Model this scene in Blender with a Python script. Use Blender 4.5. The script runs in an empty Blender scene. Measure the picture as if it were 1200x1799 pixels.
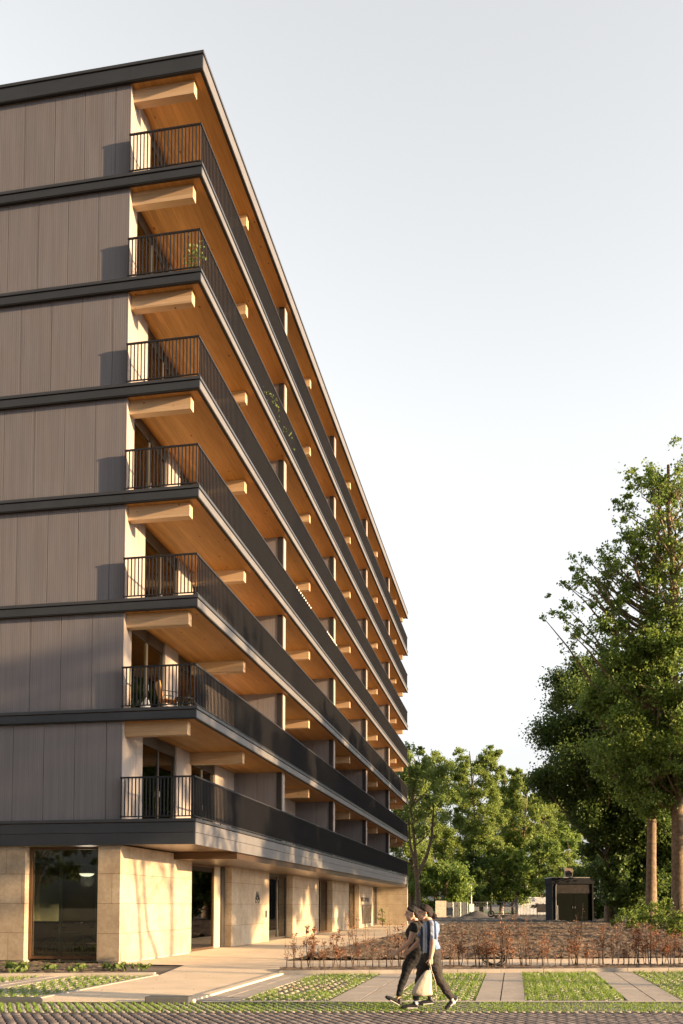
import bpy, math, random
import numpy as np
from mathutils import Vector, Matrix

random.seed(7)
S = bpy.context.scene
COL = S.collection
PI = math.pi

# ------------------------------------------------------------------ camera
CAMX, CAMY, CAMZ = 8.282, -23.310, 1.60
F_PX, PPX, PPY = 1630.0, 600.0, 1510.5          # in pixels of a 1200 x 1799 frame
RX, RY, RZ = 0.0485, -0.0024, 0.1843
def rotm():
    c, s = math.cos, math.sin
    Rz = Matrix(((c(RZ), -s(RZ), 0), (s(RZ), c(RZ), 0), (0, 0, 1)))
    Rx = Matrix(((1, 0, 0), (0, c(RX), -s(RX)), (0, s(RX), c(RX))))
    Ry = Matrix(((c(RY), 0, s(RY)), (0, 1, 0), (-s(RY), 0, c(RY))))
    return Rz @ Rx @ Ry
CR = rotm()
cam = bpy.data.cameras.new('camera')
camo = bpy.data.objects.new('camera', cam)
COL.objects.link(camo)
r_, f_, u_ = CR.col[0], CR.col[1], CR.col[2]
camo.matrix_world = Matrix(((r_[0], u_[0], -f_[0], CAMX), (r_[1], u_[1], -f_[1], CAMY), (r_[2], u_[2], -f_[2], CAMZ), (0, 0, 0, 1)))
cam.sensor_fit = 'HORIZONTAL'; cam.sensor_width = 36.0
cam.lens = 36.0 * F_PX / 1200.0
cam.shift_x = 0.0
cam.shift_y = (PPY - 899.5) / 1200.0
cam.clip_start = 0.1; cam.clip_end = 2000
S.camera = camo

# ------------------------------------------------------------------ light
SUN_EL, SUN_AZ = math.radians(9.0), math.radians(9.0)      # azimuth measured from +X towards -Y
w = bpy.data.worlds.new('World'); S.world = w; w.use_nodes = True
nt = w.node_tree; nt.nodes.clear()
sky = nt.nodes.new('ShaderNodeTexSky'); sky.sky_type = 'NISHITA'; sky.sun_disc = False
sky.sun_elevation = SUN_EL; sky.sun_rotation = math.radians(99.0)
sky.air_density = 1.0; sky.dust_density = 3.0; sky.ozone_density = 1.5
hs = nt.nodes.new('ShaderNodeHueSaturation'); hs.inputs['Saturation'].default_value = 0.10
hs.inputs['Value'].default_value = 1.0
bg = nt.nodes.new('ShaderNodeBackground'); bg.inputs['Strength'].default_value = 0.11
wo = nt.nodes.new('ShaderNodeOutputWorld')
# added multiplier brightens the northern, in-view sky and leaves the south dimmer
wtc = nt.nodes.new('ShaderNodeTexCoord'); wsx = nt.nodes.new('ShaderNodeSeparateXYZ'); nt.links.new(wtc.outputs['Generated'], wsx.inputs[0])
wmr = nt.nodes.new('ShaderNodeMapRange'); wmr.interpolation_type = 'SMOOTHSTEP'
wmr.inputs[1].default_value = -0.1; wmr.inputs[2].default_value = 0.5; wmr.inputs[3].default_value = 0.78; wmr.inputs[4].default_value = 2.12
wm2 = nt.nodes.new('ShaderNodeMapRange'); wm2.inputs[1].default_value = 0.0; wm2.inputs[2].default_value = 0.45; wm2.inputs[3].default_value = 0.70; wm2.inputs[4].default_value = 1.0
wmu = nt.nodes.new('ShaderNodeMath'); wmu.operation = 'MULTIPLY'; nt.links.new(wsx.outputs['Z'], wm2.inputs[0])
nt.links.new(wsx.outputs['Y'], wmr.inputs[0]); nt.links.new(wmr.outputs[0], wmu.inputs[0]); nt.links.new(wm2.outputs[0], wmu.inputs[1]); nt.links.new(wmu.outputs[0], hs.inputs['Value'])
tint = nt.nodes.new('ShaderNodeMix'); tint.data_type = 'RGBA'; tint.blend_type = 'MULTIPLY'; tint.inputs[0].default_value = 1.0; tint.inputs[7].default_value = (1.0, 0.948, 0.89, 1)
nt.links.new(sky.outputs[0], tint.inputs[6]); nt.links.new(tint.outputs[2], hs.inputs['Color']); nt.links.new(hs.outputs[0], bg.inputs['Color']); nt.links.new(bg.outputs[0], wo.inputs['Surface'])
sl = bpy.data.lights.new('sun', 'SUN'); sl.energy = 5.0; sl.angle = math.radians(0.55); sl.color = (1.0, 0.67, 0.36)
so = bpy.data.objects.new('sun', sl); COL.objects.link(so)
to_sun = Vector((math.cos(SUN_AZ) * math.cos(SUN_EL), -math.sin(SUN_AZ) * math.cos(SUN_EL), math.sin(SUN_EL)))
so.rotation_euler = to_sun.to_track_quat('Z', 'Y').to_euler(); so.location = (60, -10, 30)
S.view_settings.view_transform = 'Standard'; S.view_settings.look = 'None'
S.view_settings.exposure = 1.55; S.view_settings.gamma = 1.0
S.render.engine = 'CYCLES'
S.cycles.max_bounces = 7; S.cycles.diffuse_bounces = 4; S.cycles.transparent_max_bounces = 12

# ------------------------------------------------------------------ helpers
def tag(o, label=None, cat=None, group=None, kind=None):
    if label: o['label'] = label
    if cat: o['category'] = cat
    if group: o['group'] = group
    if kind: o['kind'] = kind
    return o
def empty(name, loc, label=None, cat=None, group=None, rz=0):
    o = bpy.data.objects.new(name, None); COL.objects.link(o); o.location = loc; o.rotation_euler = (0, 0, rz)
    o.empty_display_size = 0.2
    return tag(o, label, cat, group)
def copy_tree(o, parent=None):
    c = o.copy(); COL.objects.link(c)
    if parent is not None: c.parent = parent
    for ch in [x for x in o.children]: copy_tree(ch, c)
    return c

class MB:
    """collects boxes, quads, tubes; build() links ONE mesh object"""
    def __init__(s): s.v = []; s.f = []; s.n = 0
    def add(s, vs, fs):
        s.v.extend([tuple(p) for p in vs]); s.f.extend([tuple(i + s.n for i in f) for f in fs]); s.n += len(vs); return s
    def box(s, x0, x1, y0, y1, z0, z1, M=None):
        vs = [(x0,y0,z0),(x1,y0,z0),(x1,y1,z0),(x0,y1,z0),(x0,y0,z1),(x1,y0,z1),(x1,y1,z1),(x0,y1,z1)]
        if M is not None: vs = [M @ Vector(v) for v in vs]
        return s.add(vs, [(0,3,2,1),(4,5,6,7),(0,1,5,4),(1,2,6,5),(2,3,7,6),(3,0,4,7)])
    def quad(s, a, b, c, d): return s.add([a,b,c,d], [(0,1,2,3)])
    def poly(s, pts): return s.add(pts, [tuple(range(len(pts)))])
    def prism(s, pts, z0, z1):
        n = len(pts)
        vs = [(p[0],p[1],z0) for p in pts] + [(p[0],p[1],z1) for p in pts]
        fs = [tuple(range(n))[::-1], tuple(range(n, 2*n))] + [(i,(i+1)%n,(i+1)%n+n,i+n) for i in range(n)]
        return s.add(vs, fs)
    def tube(s, pts, rad, n=6, cap=True):
        pts = [Vector(p) for p in pts]
        if not hasattr(rad, '__len__'): rad = [rad]*len(pts)
        vs = []; up = Vector((0.13,0.31,0.94))
        for i, p in enumerate(pts):
            d = (pts[min(i+1,len(pts)-1)] - pts[max(i-1,0)])
            if d.length < 1e-9: d = Vector((0,0,1))
            d.normalize()
            a = d.cross(up)
            if a.length < 0.05: a = d.cross(Vector((1,0,0)))
            a.normalize(); b = d.cross(a)
            for k in range(n):
                t = 2*PI*k/n
                vs.append(p + (a*math.cos(t) + b*math.sin(t))*rad[i])
        fs = []
        for i in range(len(pts)-1):
            for k in range(n):
                fs.append((i*n+k, i*n+(k+1)%n, (i+1)*n+(k+1)%n, (i+1)*n+k))
        if cap: fs += [tuple(range(n)), tuple((len(pts)-1)*n+k for k in range(n))[::-1]]
        return s.add(vs, fs)
    def cyl(s, c, r, h, n=16, r2=None):
        return s.tube([c, (c[0], c[1], c[2]+h)], [r, r if r2 is None else r2], n)
    def build(s, name, mat, parent=None, smooth=False, bevel=0, label=None):
        me = bpy.data.meshes.new(name); me.from_pydata(s.v, [], s.f); me.materials.append(mat)
        if smooth: me.polygons.foreach_set('use_smooth', [True]*len(me.polygons))
        me.update()
        o = bpy.data.objects.new(name, me); COL.objects.link(o)
        if parent is not None: o.parent = parent
        if bevel:
            b = o.modifiers.new('bevel', 'BEVEL'); b.width = bevel; b.segments = 2; b.limit_method = 'ANGLE'
        if label: o['label'] = label
        return o

def np_mesh(name, V, F, mat, parent=None, smooth=False):
    """V (n,3) float, F (m,k) int"""
    me = bpy.data.meshes.new(name)
    V = np.asarray(V, dtype=np.float32); F = np.asarray(F, dtype=np.int32)
    me.vertices.add(len(V)); me.vertices.foreach_set('co', V.ravel())
    k = F.shape[1]
    me.loops.add(F.size); me.loops.foreach_set('vertex_index', F.ravel())
    me.polygons.add(len(F)); me.polygons.foreach_set('loop_start', np.arange(0, F.size, k, dtype=np.int32))
    me.polygons.foreach_set('loop_total', np.full(len(F), k, dtype=np.int32))
    if smooth: me.polygons.foreach_set('use_smooth', np.ones(len(F), dtype=bool))
    me.update(calc_edges=True); me.materials.append(mat)
    o = bpy.data.objects.new(name, me); COL.objects.link(o)
    if parent is not None: o.parent = parent
    return o

# ------------------------------------------------------------------ materials
def mat(name, col, rough=0.7, metal=0.0, spec=0.5):
    m = bpy.data.materials.new(name); m.use_nodes = True
    b = m.node_tree.nodes['Principled BSDF']
    b.inputs['Base Color'].default_value = (*col, 1); b.inputs['Roughness'].default_value = rough
    b.inputs['Metallic'].default_value = metal; b.inputs['Specular IOR Level'].default_value = spec
    return m
def N(m, t, **kw):
    n = m.node_tree.nodes.new(t)
    for k, v in kw.items(): setattr(n, k, v)
    return n
def L(m, a, b): m.node_tree.links.new(a, b)
def coords(m, scale=(1,1,1), rot=(0,0,0)):
    tc = N(m, 'ShaderNodeTexCoord'); mp = N(m, 'ShaderNodeMapping'); mp.inputs['Scale'].default_value = scale; mp.inputs['Rotation'].default_value = rot
    L(m, tc.outputs['Object'], mp.inputs['Vector']); return mp.outputs['Vector']
def noise(m, vec, scale, detail=4, rough=0.55):
    n = N(m, 'ShaderNodeTexNoise'); n.inputs['Scale'].default_value = scale; n.inputs['Detail'].default_value = detail; n.inputs['Roughness'].default_value = rough
    if vec is not None: L(m, vec, n.inputs['Vector'])
    return n.outputs['Fac']
def ramp(m, fac, stops, interp='LINEAR'):
    r = N(m, 'ShaderNodeValToRGB'); r.color_ramp.interpolation = interp
    while len(r.color_ramp.elements) < len(stops): r.color_ramp.elements.new(0.5)
    for e, (p, c) in zip(r.color_ramp.elements, stops): e.position = p; e.color = (*c, 1)
    L(m, fac, r.inputs['Fac']); return r.outputs['Color']
def mixc(m, fac, a, b, mode='MIX'):
    x = N(m, 'ShaderNodeMix', data_type='RGBA', blend_type=mode)
    for s_, val in ((0, fac), (6, a), (7, b)):
        if hasattr(val, 'is_linked') or hasattr(val, 'links'): L(m, val, x.inputs[s_])
        else: x.inputs[s_].default_value = val if s_ == 0 else (*val, 1)
    return x.outputs[2]
def bsdf(m): return m.node_tree.nodes['Principled BSDF']
def bump(m, h, strength=0.3, dist=0.01):
    b = N(m, 'ShaderNodeBump'); b.inputs['Strength'].default_value = strength; b.inputs['Distance'].default_value = dist
    L(m, h, b.inputs['Height']); L(m, b.outputs['Normal'], bsdf(m).inputs['Normal'])
def vary(name, col, amt=0.25, scale=3.0, rough=0.7, bs=0.2, bd=0.01, metal=0, spec=0.5, fine=40):
    m = mat(name, col, rough, metal, spec); v = coords(m)
    lo = tuple(c*(1-amt) for c in col); hi = tuple(min(1, c*(1+amt)) for c in col)
    c = ramp(m, noise(m, v, scale, 6), [(0.3, lo), (0.7, hi)])
    L(m, c, bsdf(m).inputs['Base Color'])
    if bs: bump(m, noise(m, v, fine, 5), bs, bd)
    return m

# fluted fibre-cement panels
def mat_panel(nm='fluted_panel', k=(1,1,1)):
    m = mat(nm, (0.27,0.235,0.215), 0.62, 0, 0.35)
    tc = N(m, 'ShaderNodeTexCoord'); sx = N(m, 'ShaderNodeSeparateXYZ'); L(m, tc.outputs['Object'], sx.inputs[0])
    ad = N(m, 'ShaderNodeMath', operation='ADD'); L(m, sx.outputs['X'], ad.inputs[0]); L(m, sx.outputs['Y'], ad.inputs[1])
    ml = N(m, 'ShaderNodeMath', operation='MULTIPLY'); ml.inputs[1].default_value = 2*PI/0.064; L(m, ad.outputs[0], ml.inputs[0])
    sn = N(m, 'ShaderNodeMath', operation='SINE'); L(m, ml.outputs[0], sn.inputs[0])
    mp = N(m, 'ShaderNodeMapping'); mp.inputs['Scale'].default_value = (2.2, 2.2, 0.35); L(m, tc.outputs['Object'], mp.inputs['Vector'])
    f = noise(m, mp.outputs['Vector'], 2.0, 5)
    f2 = noise(m, tc.outputs['Object'], 0.6, 3)
    c = ramp(m, f, [(0.3, (0.190*k[0],0.183*k[1],0.203*k[2])), (0.7, (0.230*k[0],0.222*k[1],0.245*k[2]))])
    c = mixc(m, f2, c, (0.205*k[0],0.190*k[1],0.200*k[2]))
    mq = N(m, 'ShaderNodeMapping'); mq.inputs['Scale'].default_value = (5, 5, 0.16); L(m, tc.outputs['Object'], mq.inputs['Vector'])
    c = mixc(m, 1.0, c, ramp(m, noise(m, mq.outputs['Vector'], 1.5, 6, 0.7), [(0.38, (0.88,0.875,0.87)), (0.58, (1,1,1))]), 'MULTIPLY')
    mr = N(m, 'ShaderNodeMapRange'); mr.inputs[1].default_value = -1; mr.inputs[2].default_value = 1; mr.inputs[3].default_value = 0.90; mr.inputs[4].default_value = 1.0
    L(m, sn.outputs[0], mr.inputs[0])
    mm = N(m, 'ShaderNodeMix', data_type='RGBA', blend_type='MULTIPLY'); mm.inputs[0].default_value = 1
    L(m, c, mm.inputs[6]); cc = N(m, 'ShaderNodeCombineColor')
    for i in range(3): L(m, mr.outputs[0], cc.inputs[i])
    L(m, cc.outputs[0], mm.inputs[7]); L(m, mm.outputs[2], bsdf(m).inputs['Base Color'])
    bump(m, sn.outputs[0], 0.18, 0.004)
    return m
M_PANEL = mat_panel()
M_PANEL_SUNLIT = mat_panel('fluted_panel_sunlit_tone', (1.8,1.65,1.38))  # wall panel colour raised for the sunlit long facade; sunlight put into the colour

def mat_wood(name, c1, c2, board_axis='Y'):
    m = mat(name, c1, 0.55, 0, 0.35)
    sc = (5, 0.35, 5) if board_axis == 'Y' else (0.5, 6, 9)
    v = coords(m, sc)
    g = noise(m, v, 4, 8, 0.6)
    c = ramp(m, g, [(0.28, c2), (0.72, c1)])
    vb = coords(m)
    sx = N(m, 'ShaderNodeSeparateXYZ'); L(m, vb, sx.inputs[0])
    ax = 'X' if board_axis == 'Y' else 'Z'
    ml = N(m, 'ShaderNodeMath', operation='MULTIPLY'); ml.inputs[1].default_value = 6.2; L(m, sx.outputs[ax], ml.inputs[0])
    fl = N(m, 'ShaderNodeMath', operation='FLOOR'); L(m, ml.outputs[0], fl.inputs[0])
    wn = N(m, 'ShaderNodeTexWhiteNoise', noise_dimensions='1D'); L(m, fl.outputs[0], wn.inputs['W'])
    tone = ramp(m, wn.outputs['Value'], [(0, (0.70,0.67,0.62)), (1, (1.0,1.0,1.0))])
    c = mixc(m, 1.0, c, tone, 'MULTIPLY')
    fr = N(m, 'ShaderNodeMath', operation='FRACT'); L(m, ml.outputs[0], fr.inputs[0])
    seam = ramp(m, fr.outputs[0], [(0.0, (0.55,0.5,0.45)), (0.045, (1,1,1))])
    c = mixc(m, 1.0, c, seam, 'MULTIPLY')
    vo = N(m, 'ShaderNodeTexVoronoi'); vo.inputs['Scale'].default_value = 1.7; vk = coords(m, (1.7, 0.9, 1.7)); L(m, vk, vo.inputs['Vector'])
    kn = ramp(m, vo.outputs['Distance'], [(0.055, (0.30,0.19,0.12)), (0.10, (1,1,1))])
    c = mixc(m, 1.0, c, kn, 'MULTIPLY')
    L(m, c, bsdf(m).inputs['Base Color'])
    return m
M_CLT = mat_wood('timber_ceiling', (0.58,0.31,0.098), (0.42,0.21,0.058))
M_GLULAM = mat_wood('glulam_beam', (0.66,0.48,0.31), (0.54,0.37,0.22), 'X')

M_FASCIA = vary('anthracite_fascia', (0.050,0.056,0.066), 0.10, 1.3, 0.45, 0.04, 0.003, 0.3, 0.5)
M_FASCIA_SUNLIT = vary('fascia_sunlit_tone', (0.13,0.126,0.128), 0.12, 1.3, 0.5, 0.04, 0.003, 0.0, 0.6)  # long-side fascia: colour lightened to carry the sun's brightness, not another coating
M_CAP = vary('anthracite_cap', (0.070,0.074,0.082), 0.10, 2, 0.38, 0.0, 0.003, 0.4, 0.5)
M_BLACK = mat('black_gap', (0.01,0.01,0.011), 0.8)
M_RAIL = mat('dark_railing_paint', (0.019,0.020,0.024), 0.6, 0.0, 0.3)
M_TRIM = vary('dark_edge_trim', (0.022,0.024,0.03), 0.1, 2, 0.45, 0)
M_FRAME = vary('window_frame', (0.05,0.045,0.04), 0.15, 3, 0.4, 0)
M_BRONZE = vary('bronze_soffit', (0.12,0.075,0.045), 0.15, 0.7, 0.33, 0.02, 0.003, 0.55, 0.5)
M_BRFRAME = vary('bronze_frame', (0.13,0.07,0.035), 0.15, 3, 0.4, 0, metal=0.4)
M_INT = vary('interior_wall', (0.30,0.27,0.22), 0.1, 1, 0.9, 0)
M_CURT = vary('curtain_cloth', (0.62,0.52,0.34), 0.12, 2, 0.9, 0)
M_ROOF = mat('roof_felt', (0.1,0.1,0.1), 0.9)

def mat_stone():
    m = mat('sandstone_blocks', (0.42,0.33,0.24), 0.75, 0, 0.3); v = coords(m)
    a = noise(m, v, 1.6, 8, 0.65); b_ = noise(m, v, 11, 6, 0.7)
    c = ramp(m, a, [(0.3, (0.37,0.30,0.215)), (0.5, (0.465,0.385,0.285)), (0.72, (0.54,0.46,0.35))])
    d = ramp(m, b_, [(0.3, (0.80,0.76,0.72)), (0.62, (1,1,1))])
    c = mixc(m, 1.0, c, d, 'MULTIPLY')
    tc = N(m, 'ShaderNodeTexCoord'); sx = N(m, 'ShaderNodeSeparateXYZ'); L(m, tc.outputs['Object'], sx.inputs[0])
    # per-course tint
    ml = N(m, 'ShaderNodeMath', operation='MULTIPLY'); ml.inputs[1].default_value = 1/0.806; L(m, sx.outputs['Z'], ml.inputs[0])
    fl = N(m, 'ShaderNodeMath', operation='FLOOR'); L(m, ml.outputs[0], fl.inputs[0])
    ad = N(m, 'ShaderNodeMath', operation='ADD'); L(m, sx.outputs['X'], ad.inputs[0]); L(m, sx.outputs['Y'], ad.inputs[1])
    of = N(m, 'ShaderNodeMath', operation='MULTIPLY'); of.inputs[1].default_value = 0.47; L(m, fl.outputs[0], of.inputs[0])
    a2 = N(m, 'ShaderNodeMath', operation='ADD'); L(m, ad.outputs[0], a2.inputs[0]); L(m, of.outputs[0], a2.inputs[1])
    m3 = N(m, 'ShaderNodeMath', operation='MULTIPLY'); m3.inputs[1].default_value = 1/1.32; L(m, a2.outputs[0], m3.inputs[0])
    f3 = N(m, 'ShaderNodeMath', operation='FLOOR'); L(m, m3.outputs[0], f3.inputs[0])
    cx = N(m, 'ShaderNodeCombineXYZ'); L(m, fl.outputs[0], cx.inputs[0]); L(m, f3.outputs[0], cx.inputs[1])
    wn = N(m, 'ShaderNodeTexWhiteNoise', noise_dimensions='2D'); L(m, cx.outputs[0], wn.inputs['Vector'])
    t = ramp(m, wn.outputs['Value'], [(0, (0.88,0.86,0.84)), (1, (1.0,1.0,1.0))])
    c = mixc(m, 1.0, c, t, 'MULTIPLY')
    f1 = N(m, 'ShaderNodeMath', operation='FRACT'); L(m, ml.outputs[0], f1.inputs[0])
    j1 = ramp(m, f1.outputs[0], [(0.0, (0.35,0.28,0.22)), (0.010, (0.35,0.28,0.22)), (0.018, (1,1,1))])
    f4 = N(m, 'ShaderNodeMath', operation='FRACT'); L(m, m3.outputs[0], f4.inputs[0])
    j2 = ramp(m, f4.outputs[0], [(0.0, (0.62,0.54,0.46)), (0.008, (0.62,0.54,0.46)), (0.014, (1,1,1))])
    c = mixc(m, 1.0, c, j1, 'MULTIPLY'); c = mixc(m, 1.0, c, j2, 'MULTIPLY')
    L(m, c, bsdf(m).inputs['Base Color']); bump(m, b_, 0.25, 0.006)
    return m
M_STONE = mat_stone()

def mat_glass():
    m = bpy.data.materials.new('window_glass'); m.use_nodes = True; n = m.node_tree; n.nodes.clear()
    fr = n.nodes.new('ShaderNodeFresnel'); fr.inputs['IOR'].default_value = 1.75
    tr = n.nodes.new('ShaderNodeBsdfTransparent'); tr.inputs[0].default_value = (0.62,0.66,0.60,1)
    gl = n.nodes.new('ShaderNodeBsdfGlossy'); gl.inputs['Roughness'].default_value = 0.015; gl.inputs[0].default_value = (0.9,0.9,0.9,1)
    mx = n.nodes.new('ShaderNodeMixShader'); o = n.nodes.new('ShaderNodeOutputMaterial')
    n.links.new(fr.outputs[0], mx.inputs[0]); n.links.new(tr.outputs[0], mx.inputs[1]); n.links.new(gl.outputs[0], mx.inputs[2]); n.links.new(mx.outputs[0], o.inputs[0])
    return m
M_GLASS = mat_glass()

def mat_leaf(name, c1, c2, trans=0.35):
    m = bpy.data.materials.new(name); m.use_nodes = True; n = m.node_tree; n.nodes.clear()
    g = n.nodes.new('ShaderNodeNewGeometry'); r = n.nodes.new('ShaderNodeValToRGB')
    r.color_ramp.elements[0].color = (*c1, 1); r.color_ramp.elements[1].color = (*c2, 1)
    n.links.new(g.outputs['Random Per Island'], r.inputs['Fac'])
    d = n.nodes.new('ShaderNodeBsdfPrincipled'); d.inputs['Roughness'].default_value = 0.5; d.inputs['Specular IOR Level'].default_value = 0.35
    t = n.nodes.new('ShaderNodeBsdfTranslucent'); mx = n.nodes.new('ShaderNodeMixShader'); mx.inputs[0].default_value = trans
    o = n.nodes.new('ShaderNodeOutputMaterial')
    hsn = n.nodes.new('ShaderNodeHueSaturation'); hsn.inputs['Hue'].default_value = 0.49; hsn.inputs['Value'].default_value = 1.5
    n.links.new(r.outputs[0], d.inputs['Base Color']); n.links.new(r.outputs[0], hsn.inputs['Color']); n.links.new(hsn.outputs[0], t.inputs['Color'])
    n.links.new(d.outputs[0], mx.inputs[1]); n.links.new(t.outputs[0], mx.inputs[2]); n.links.new(mx.outputs[0], o.inputs[0])
    return m
M_LEAF_LIGHT = mat_leaf('poplar_leaf', (0.11,0.17,0.042), (0.27,0.34,0.085), 0.48)
M_LEAF_MID = mat_leaf('oak_leaf', (0.075,0.135,0.03), (0.22,0.30,0.06), 0.45)
M_LEAF_DARK = mat_leaf('dark_leaf', (0.038,0.078,0.02), (0.13,0.19,0.042), 0.40)
M_LEAF_BROWN = mat_leaf('dry_beech_leaf', (0.13,0.06,0.035), (0.42,0.22,0.115), 0.3)
M_LEAF_PLANT = mat_leaf('bed_plant_leaf', (0.07,0.12,0.03), (0.20,0.26,0.07))
M_GRASS = mat_leaf('grass_blade', (0.09,0.17,0.02), (0.26,0.38,0.07), 0.4)
M_BARK = vary('bark', (0.20,0.145,0.095), 0.4, 4, 0.9, 0.8, 0.04, fine=14)
M_TWIG = vary('twig_bark', (0.10,0.065,0.045), 0.3, 6, 0.9, 0)

M_SOIL = vary('mulch_soil', (0.175,0.125,0.085), 0.6, 5, 0.95, 0.8, 0.03, fine=30)
M_PATH = vary('gravel_path', (0.74,0.60,0.44), 0.10, 1.2, 0.9, 0.6, 0.010, fine=90)
_v = coords(M_PATH); _l = bsdf(M_PATH).inputs['Base Color'].links[0].from_socket
L(M_PATH, mixc(M_PATH, 1.0, _l, ramp(M_PATH, noise(M_PATH, _v, 38, 6, 0.8), [(0.36, (0.72,0.68,0.62)), (0.5, (1,1,1))]), 'MULTIPLY'), bsdf(M_PATH).inputs['Base Color'])
M_CONC = vary('concrete_paving', (0.40,0.35,0.30), 0.12, 2.5, 0.85, 0.2, 0.004, fine=60)
M_KERB = vary('kerb_concrete', (0.31,0.275,0.235), 0.15, 3, 0.85, 0.2, 0.004, fine=60)
M_GROUND = vary('dry_ground', (0.13,0.105,0.08), 0.35, 0.25, 0.95, 0.5, 0.03, fine=6)
M_DARKG = vary('dark_gravel', (0.085,0.078,0.072), 0.3, 1.2, 0.95, 0.5, 0.02, fine=20)
M_PSOIL = vary('paver_soil', (0.13,0.115,0.06), 0.4, 5, 0.95, 0.3, 0.01)

# ------------------------------------------------------------------ ground (structure)
def struct(o): return tag(o, kind='structure')
g = MB(); g.quad((-400,-300,-0.03),(500,-300,-0.03),(500,900,-0.03),(-400,900,-0.03)); struct(g.build('ground', M_GROUND))

def lineA(x): return -3.56 + 0.333*x       # front of the kerb behind the parking bays
def lineP1(x): return -1.80 + 0.357*x      # front of the sandy footpath
def lineP2(x): return 1.90 + 0.356*x       # back of the footpath
def lineB(x): return -9.11 + 0.21*x        # front of the bays
def lineB2(x): return -9.36 + 0.21*x
def lineC(x): return -10.70 + 0.208*x      # road edge
XL, XR = -14.0, 26.0

# road of pavers: sheet plus the near pavers as real blocks
def mat_pavers():
    m = mat('brick_pavers', (0.22,0.18,0.165), 0.75, 0, 0.4)
    ge = N(m, 'ShaderNodeNewGeometry')
    c = ramp(m, ge.outputs['Random Per Island'], [(0, (0.14,0.115,0.11)), (0.5, (0.21,0.175,0.16)), (1, (0.30,0.25,0.225))])
    v = coords(m); n1 = noise(m, v, 25, 5)
    c = mixc(m, 1.0, c, ramp(m, n1, [(0.3, (0.75,0.75,0.75)), (0.7, (1,1,1))]), 'MULTIPLY')
    L(m, c, bsdf(m).inputs['Base Color']); bump(m, n1, 0.3, 0.004)
    return m
M_PAVER = mat_pavers()
M_JOINT = mat('road_joint_sand', (0.045,0.04,0.036), 0.95)
g = MB(); g.quad((XL,lineC(XL)-14,-0.022),(XR,lineC(XR)-14,-0.022),(XR,lineC(XR)-0.01,-0.022),(XL,lineC(XL)-0.01,-0.022)); struct(g.build('road', M_JOINT))
ang = math.atan(0.208); ca, sa = math.cos(ang), math.sin(ang)
def block_field(name, material, u0, u1, v0, v1, bl, bw, gap, z0, z1, stagger, org, seed, jz=0.003, slant=0.0, vgap=None):
    vgap = gap if vgap is None else vgap
    rng = np.random.default_rng(seed)
    V = []; F = []; n = 0
    rows = int((v1-v0)/(bw+vgap))
    for r in range(rows):
        vv = v0 + r*(bw+vgap)
        cnt = int((u1-u0)/(bl+gap))
        uu = u0 + np.arange(cnt)*(bl+gap) + (stagger*r % (bl+gap))
        dz = rng.normal(0, jz, cnt); ch = 0.006
        for k in range(cnt):
            a, b = uu[k], uu[k]+bl; c, d = vv, vv+bw; t = z1+dz[k]
            sl_ = slant*(bw)
            pts = [(a,c,z0),(b,c,z0),(b+sl_,d,z0),(a+sl_,d,z0),(a,c,t-ch),(b,c,t-ch),(b+sl_,d,t-ch),(a+sl_,d,t-ch),
                   (a+ch,c+ch,t),(b-ch,c+ch,t),(b+sl_-ch,d-ch,t),(a+sl_+ch,d-ch,t)]
            V += [(org[0]+ca*p-sa*q, org[1]+sa*p+ca*q, z) for p, q, z in pts]
            F += [(n,n+1,n+5,n+4),(n+1,n+2,n+6,n+5),(n+2,n+3,n+7,n+6),(n+3,n,n+4,n+7),
                  (n+4,n+5,n+9,n+8),(n+5,n+6,n+10,n+9),(n+6,n+7,n+11,n+10),(n+7,n+4,n+8,n+11),(n+8,n+9,n+10,n+11)]
            n += 12
    return struct(np_mesh(name, V, F, material))
block_field('brick_paving', M_PAVER, -9, 17, -3.6, -0.02, 0.118, 0.205, 0.024, -0.03, 0.0, 0.055, (0,-10.70), 3, jz=0.0012, slant=-0.30, vgap=0.007)

# grass-paver strip and bays
g = MB()
def sheet(name, x0, x1, lo, hi, z, material, seg=1):
    g = MB(); g.quad((x0,lo(x0),z),(x1,lo(x1),z),(x1,hi(x1),z),(x0,hi(x0),z)); return struct(g.build(name, material))
sheet('paver_strip_soil', XL, XR, lineC, lineB2, -0.020, M_PSOIL)
M_GPAVER = vary('grass_paver_concrete', (0.36,0.325,0.28), 0.15, 6, 0.85, 0.2, 0.004)
block_field('paver_strip', M_GPAVER, -9, 17.5, 0.0, 1.29, 0.062, 0.62, 0.072, -0.02, -0.009, 0.04, (0,-10.66), 5, jz=0.0015, slant=-0.38, vgap=0.02)
g = MB(); g.quad((3.2,lineB2(3.2),-0.001),(XR,lineB2(XR),-0.001),(XR,lineB(XR),-0.001),(3.2,lineB(3.2),-0.001)); struct(g.build('paving_edge_strip', M_CONC))
g = MB(); g.quad((XL,lineB2(XL),-0.003),(-0.05,lineB2(-0.05),-0.003),(-0.05,lineB(-0.05),-0.003),(XL,lineB(XL),-0.003)); struct(g.build('paving_edge_strip', M_CONC))

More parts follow.
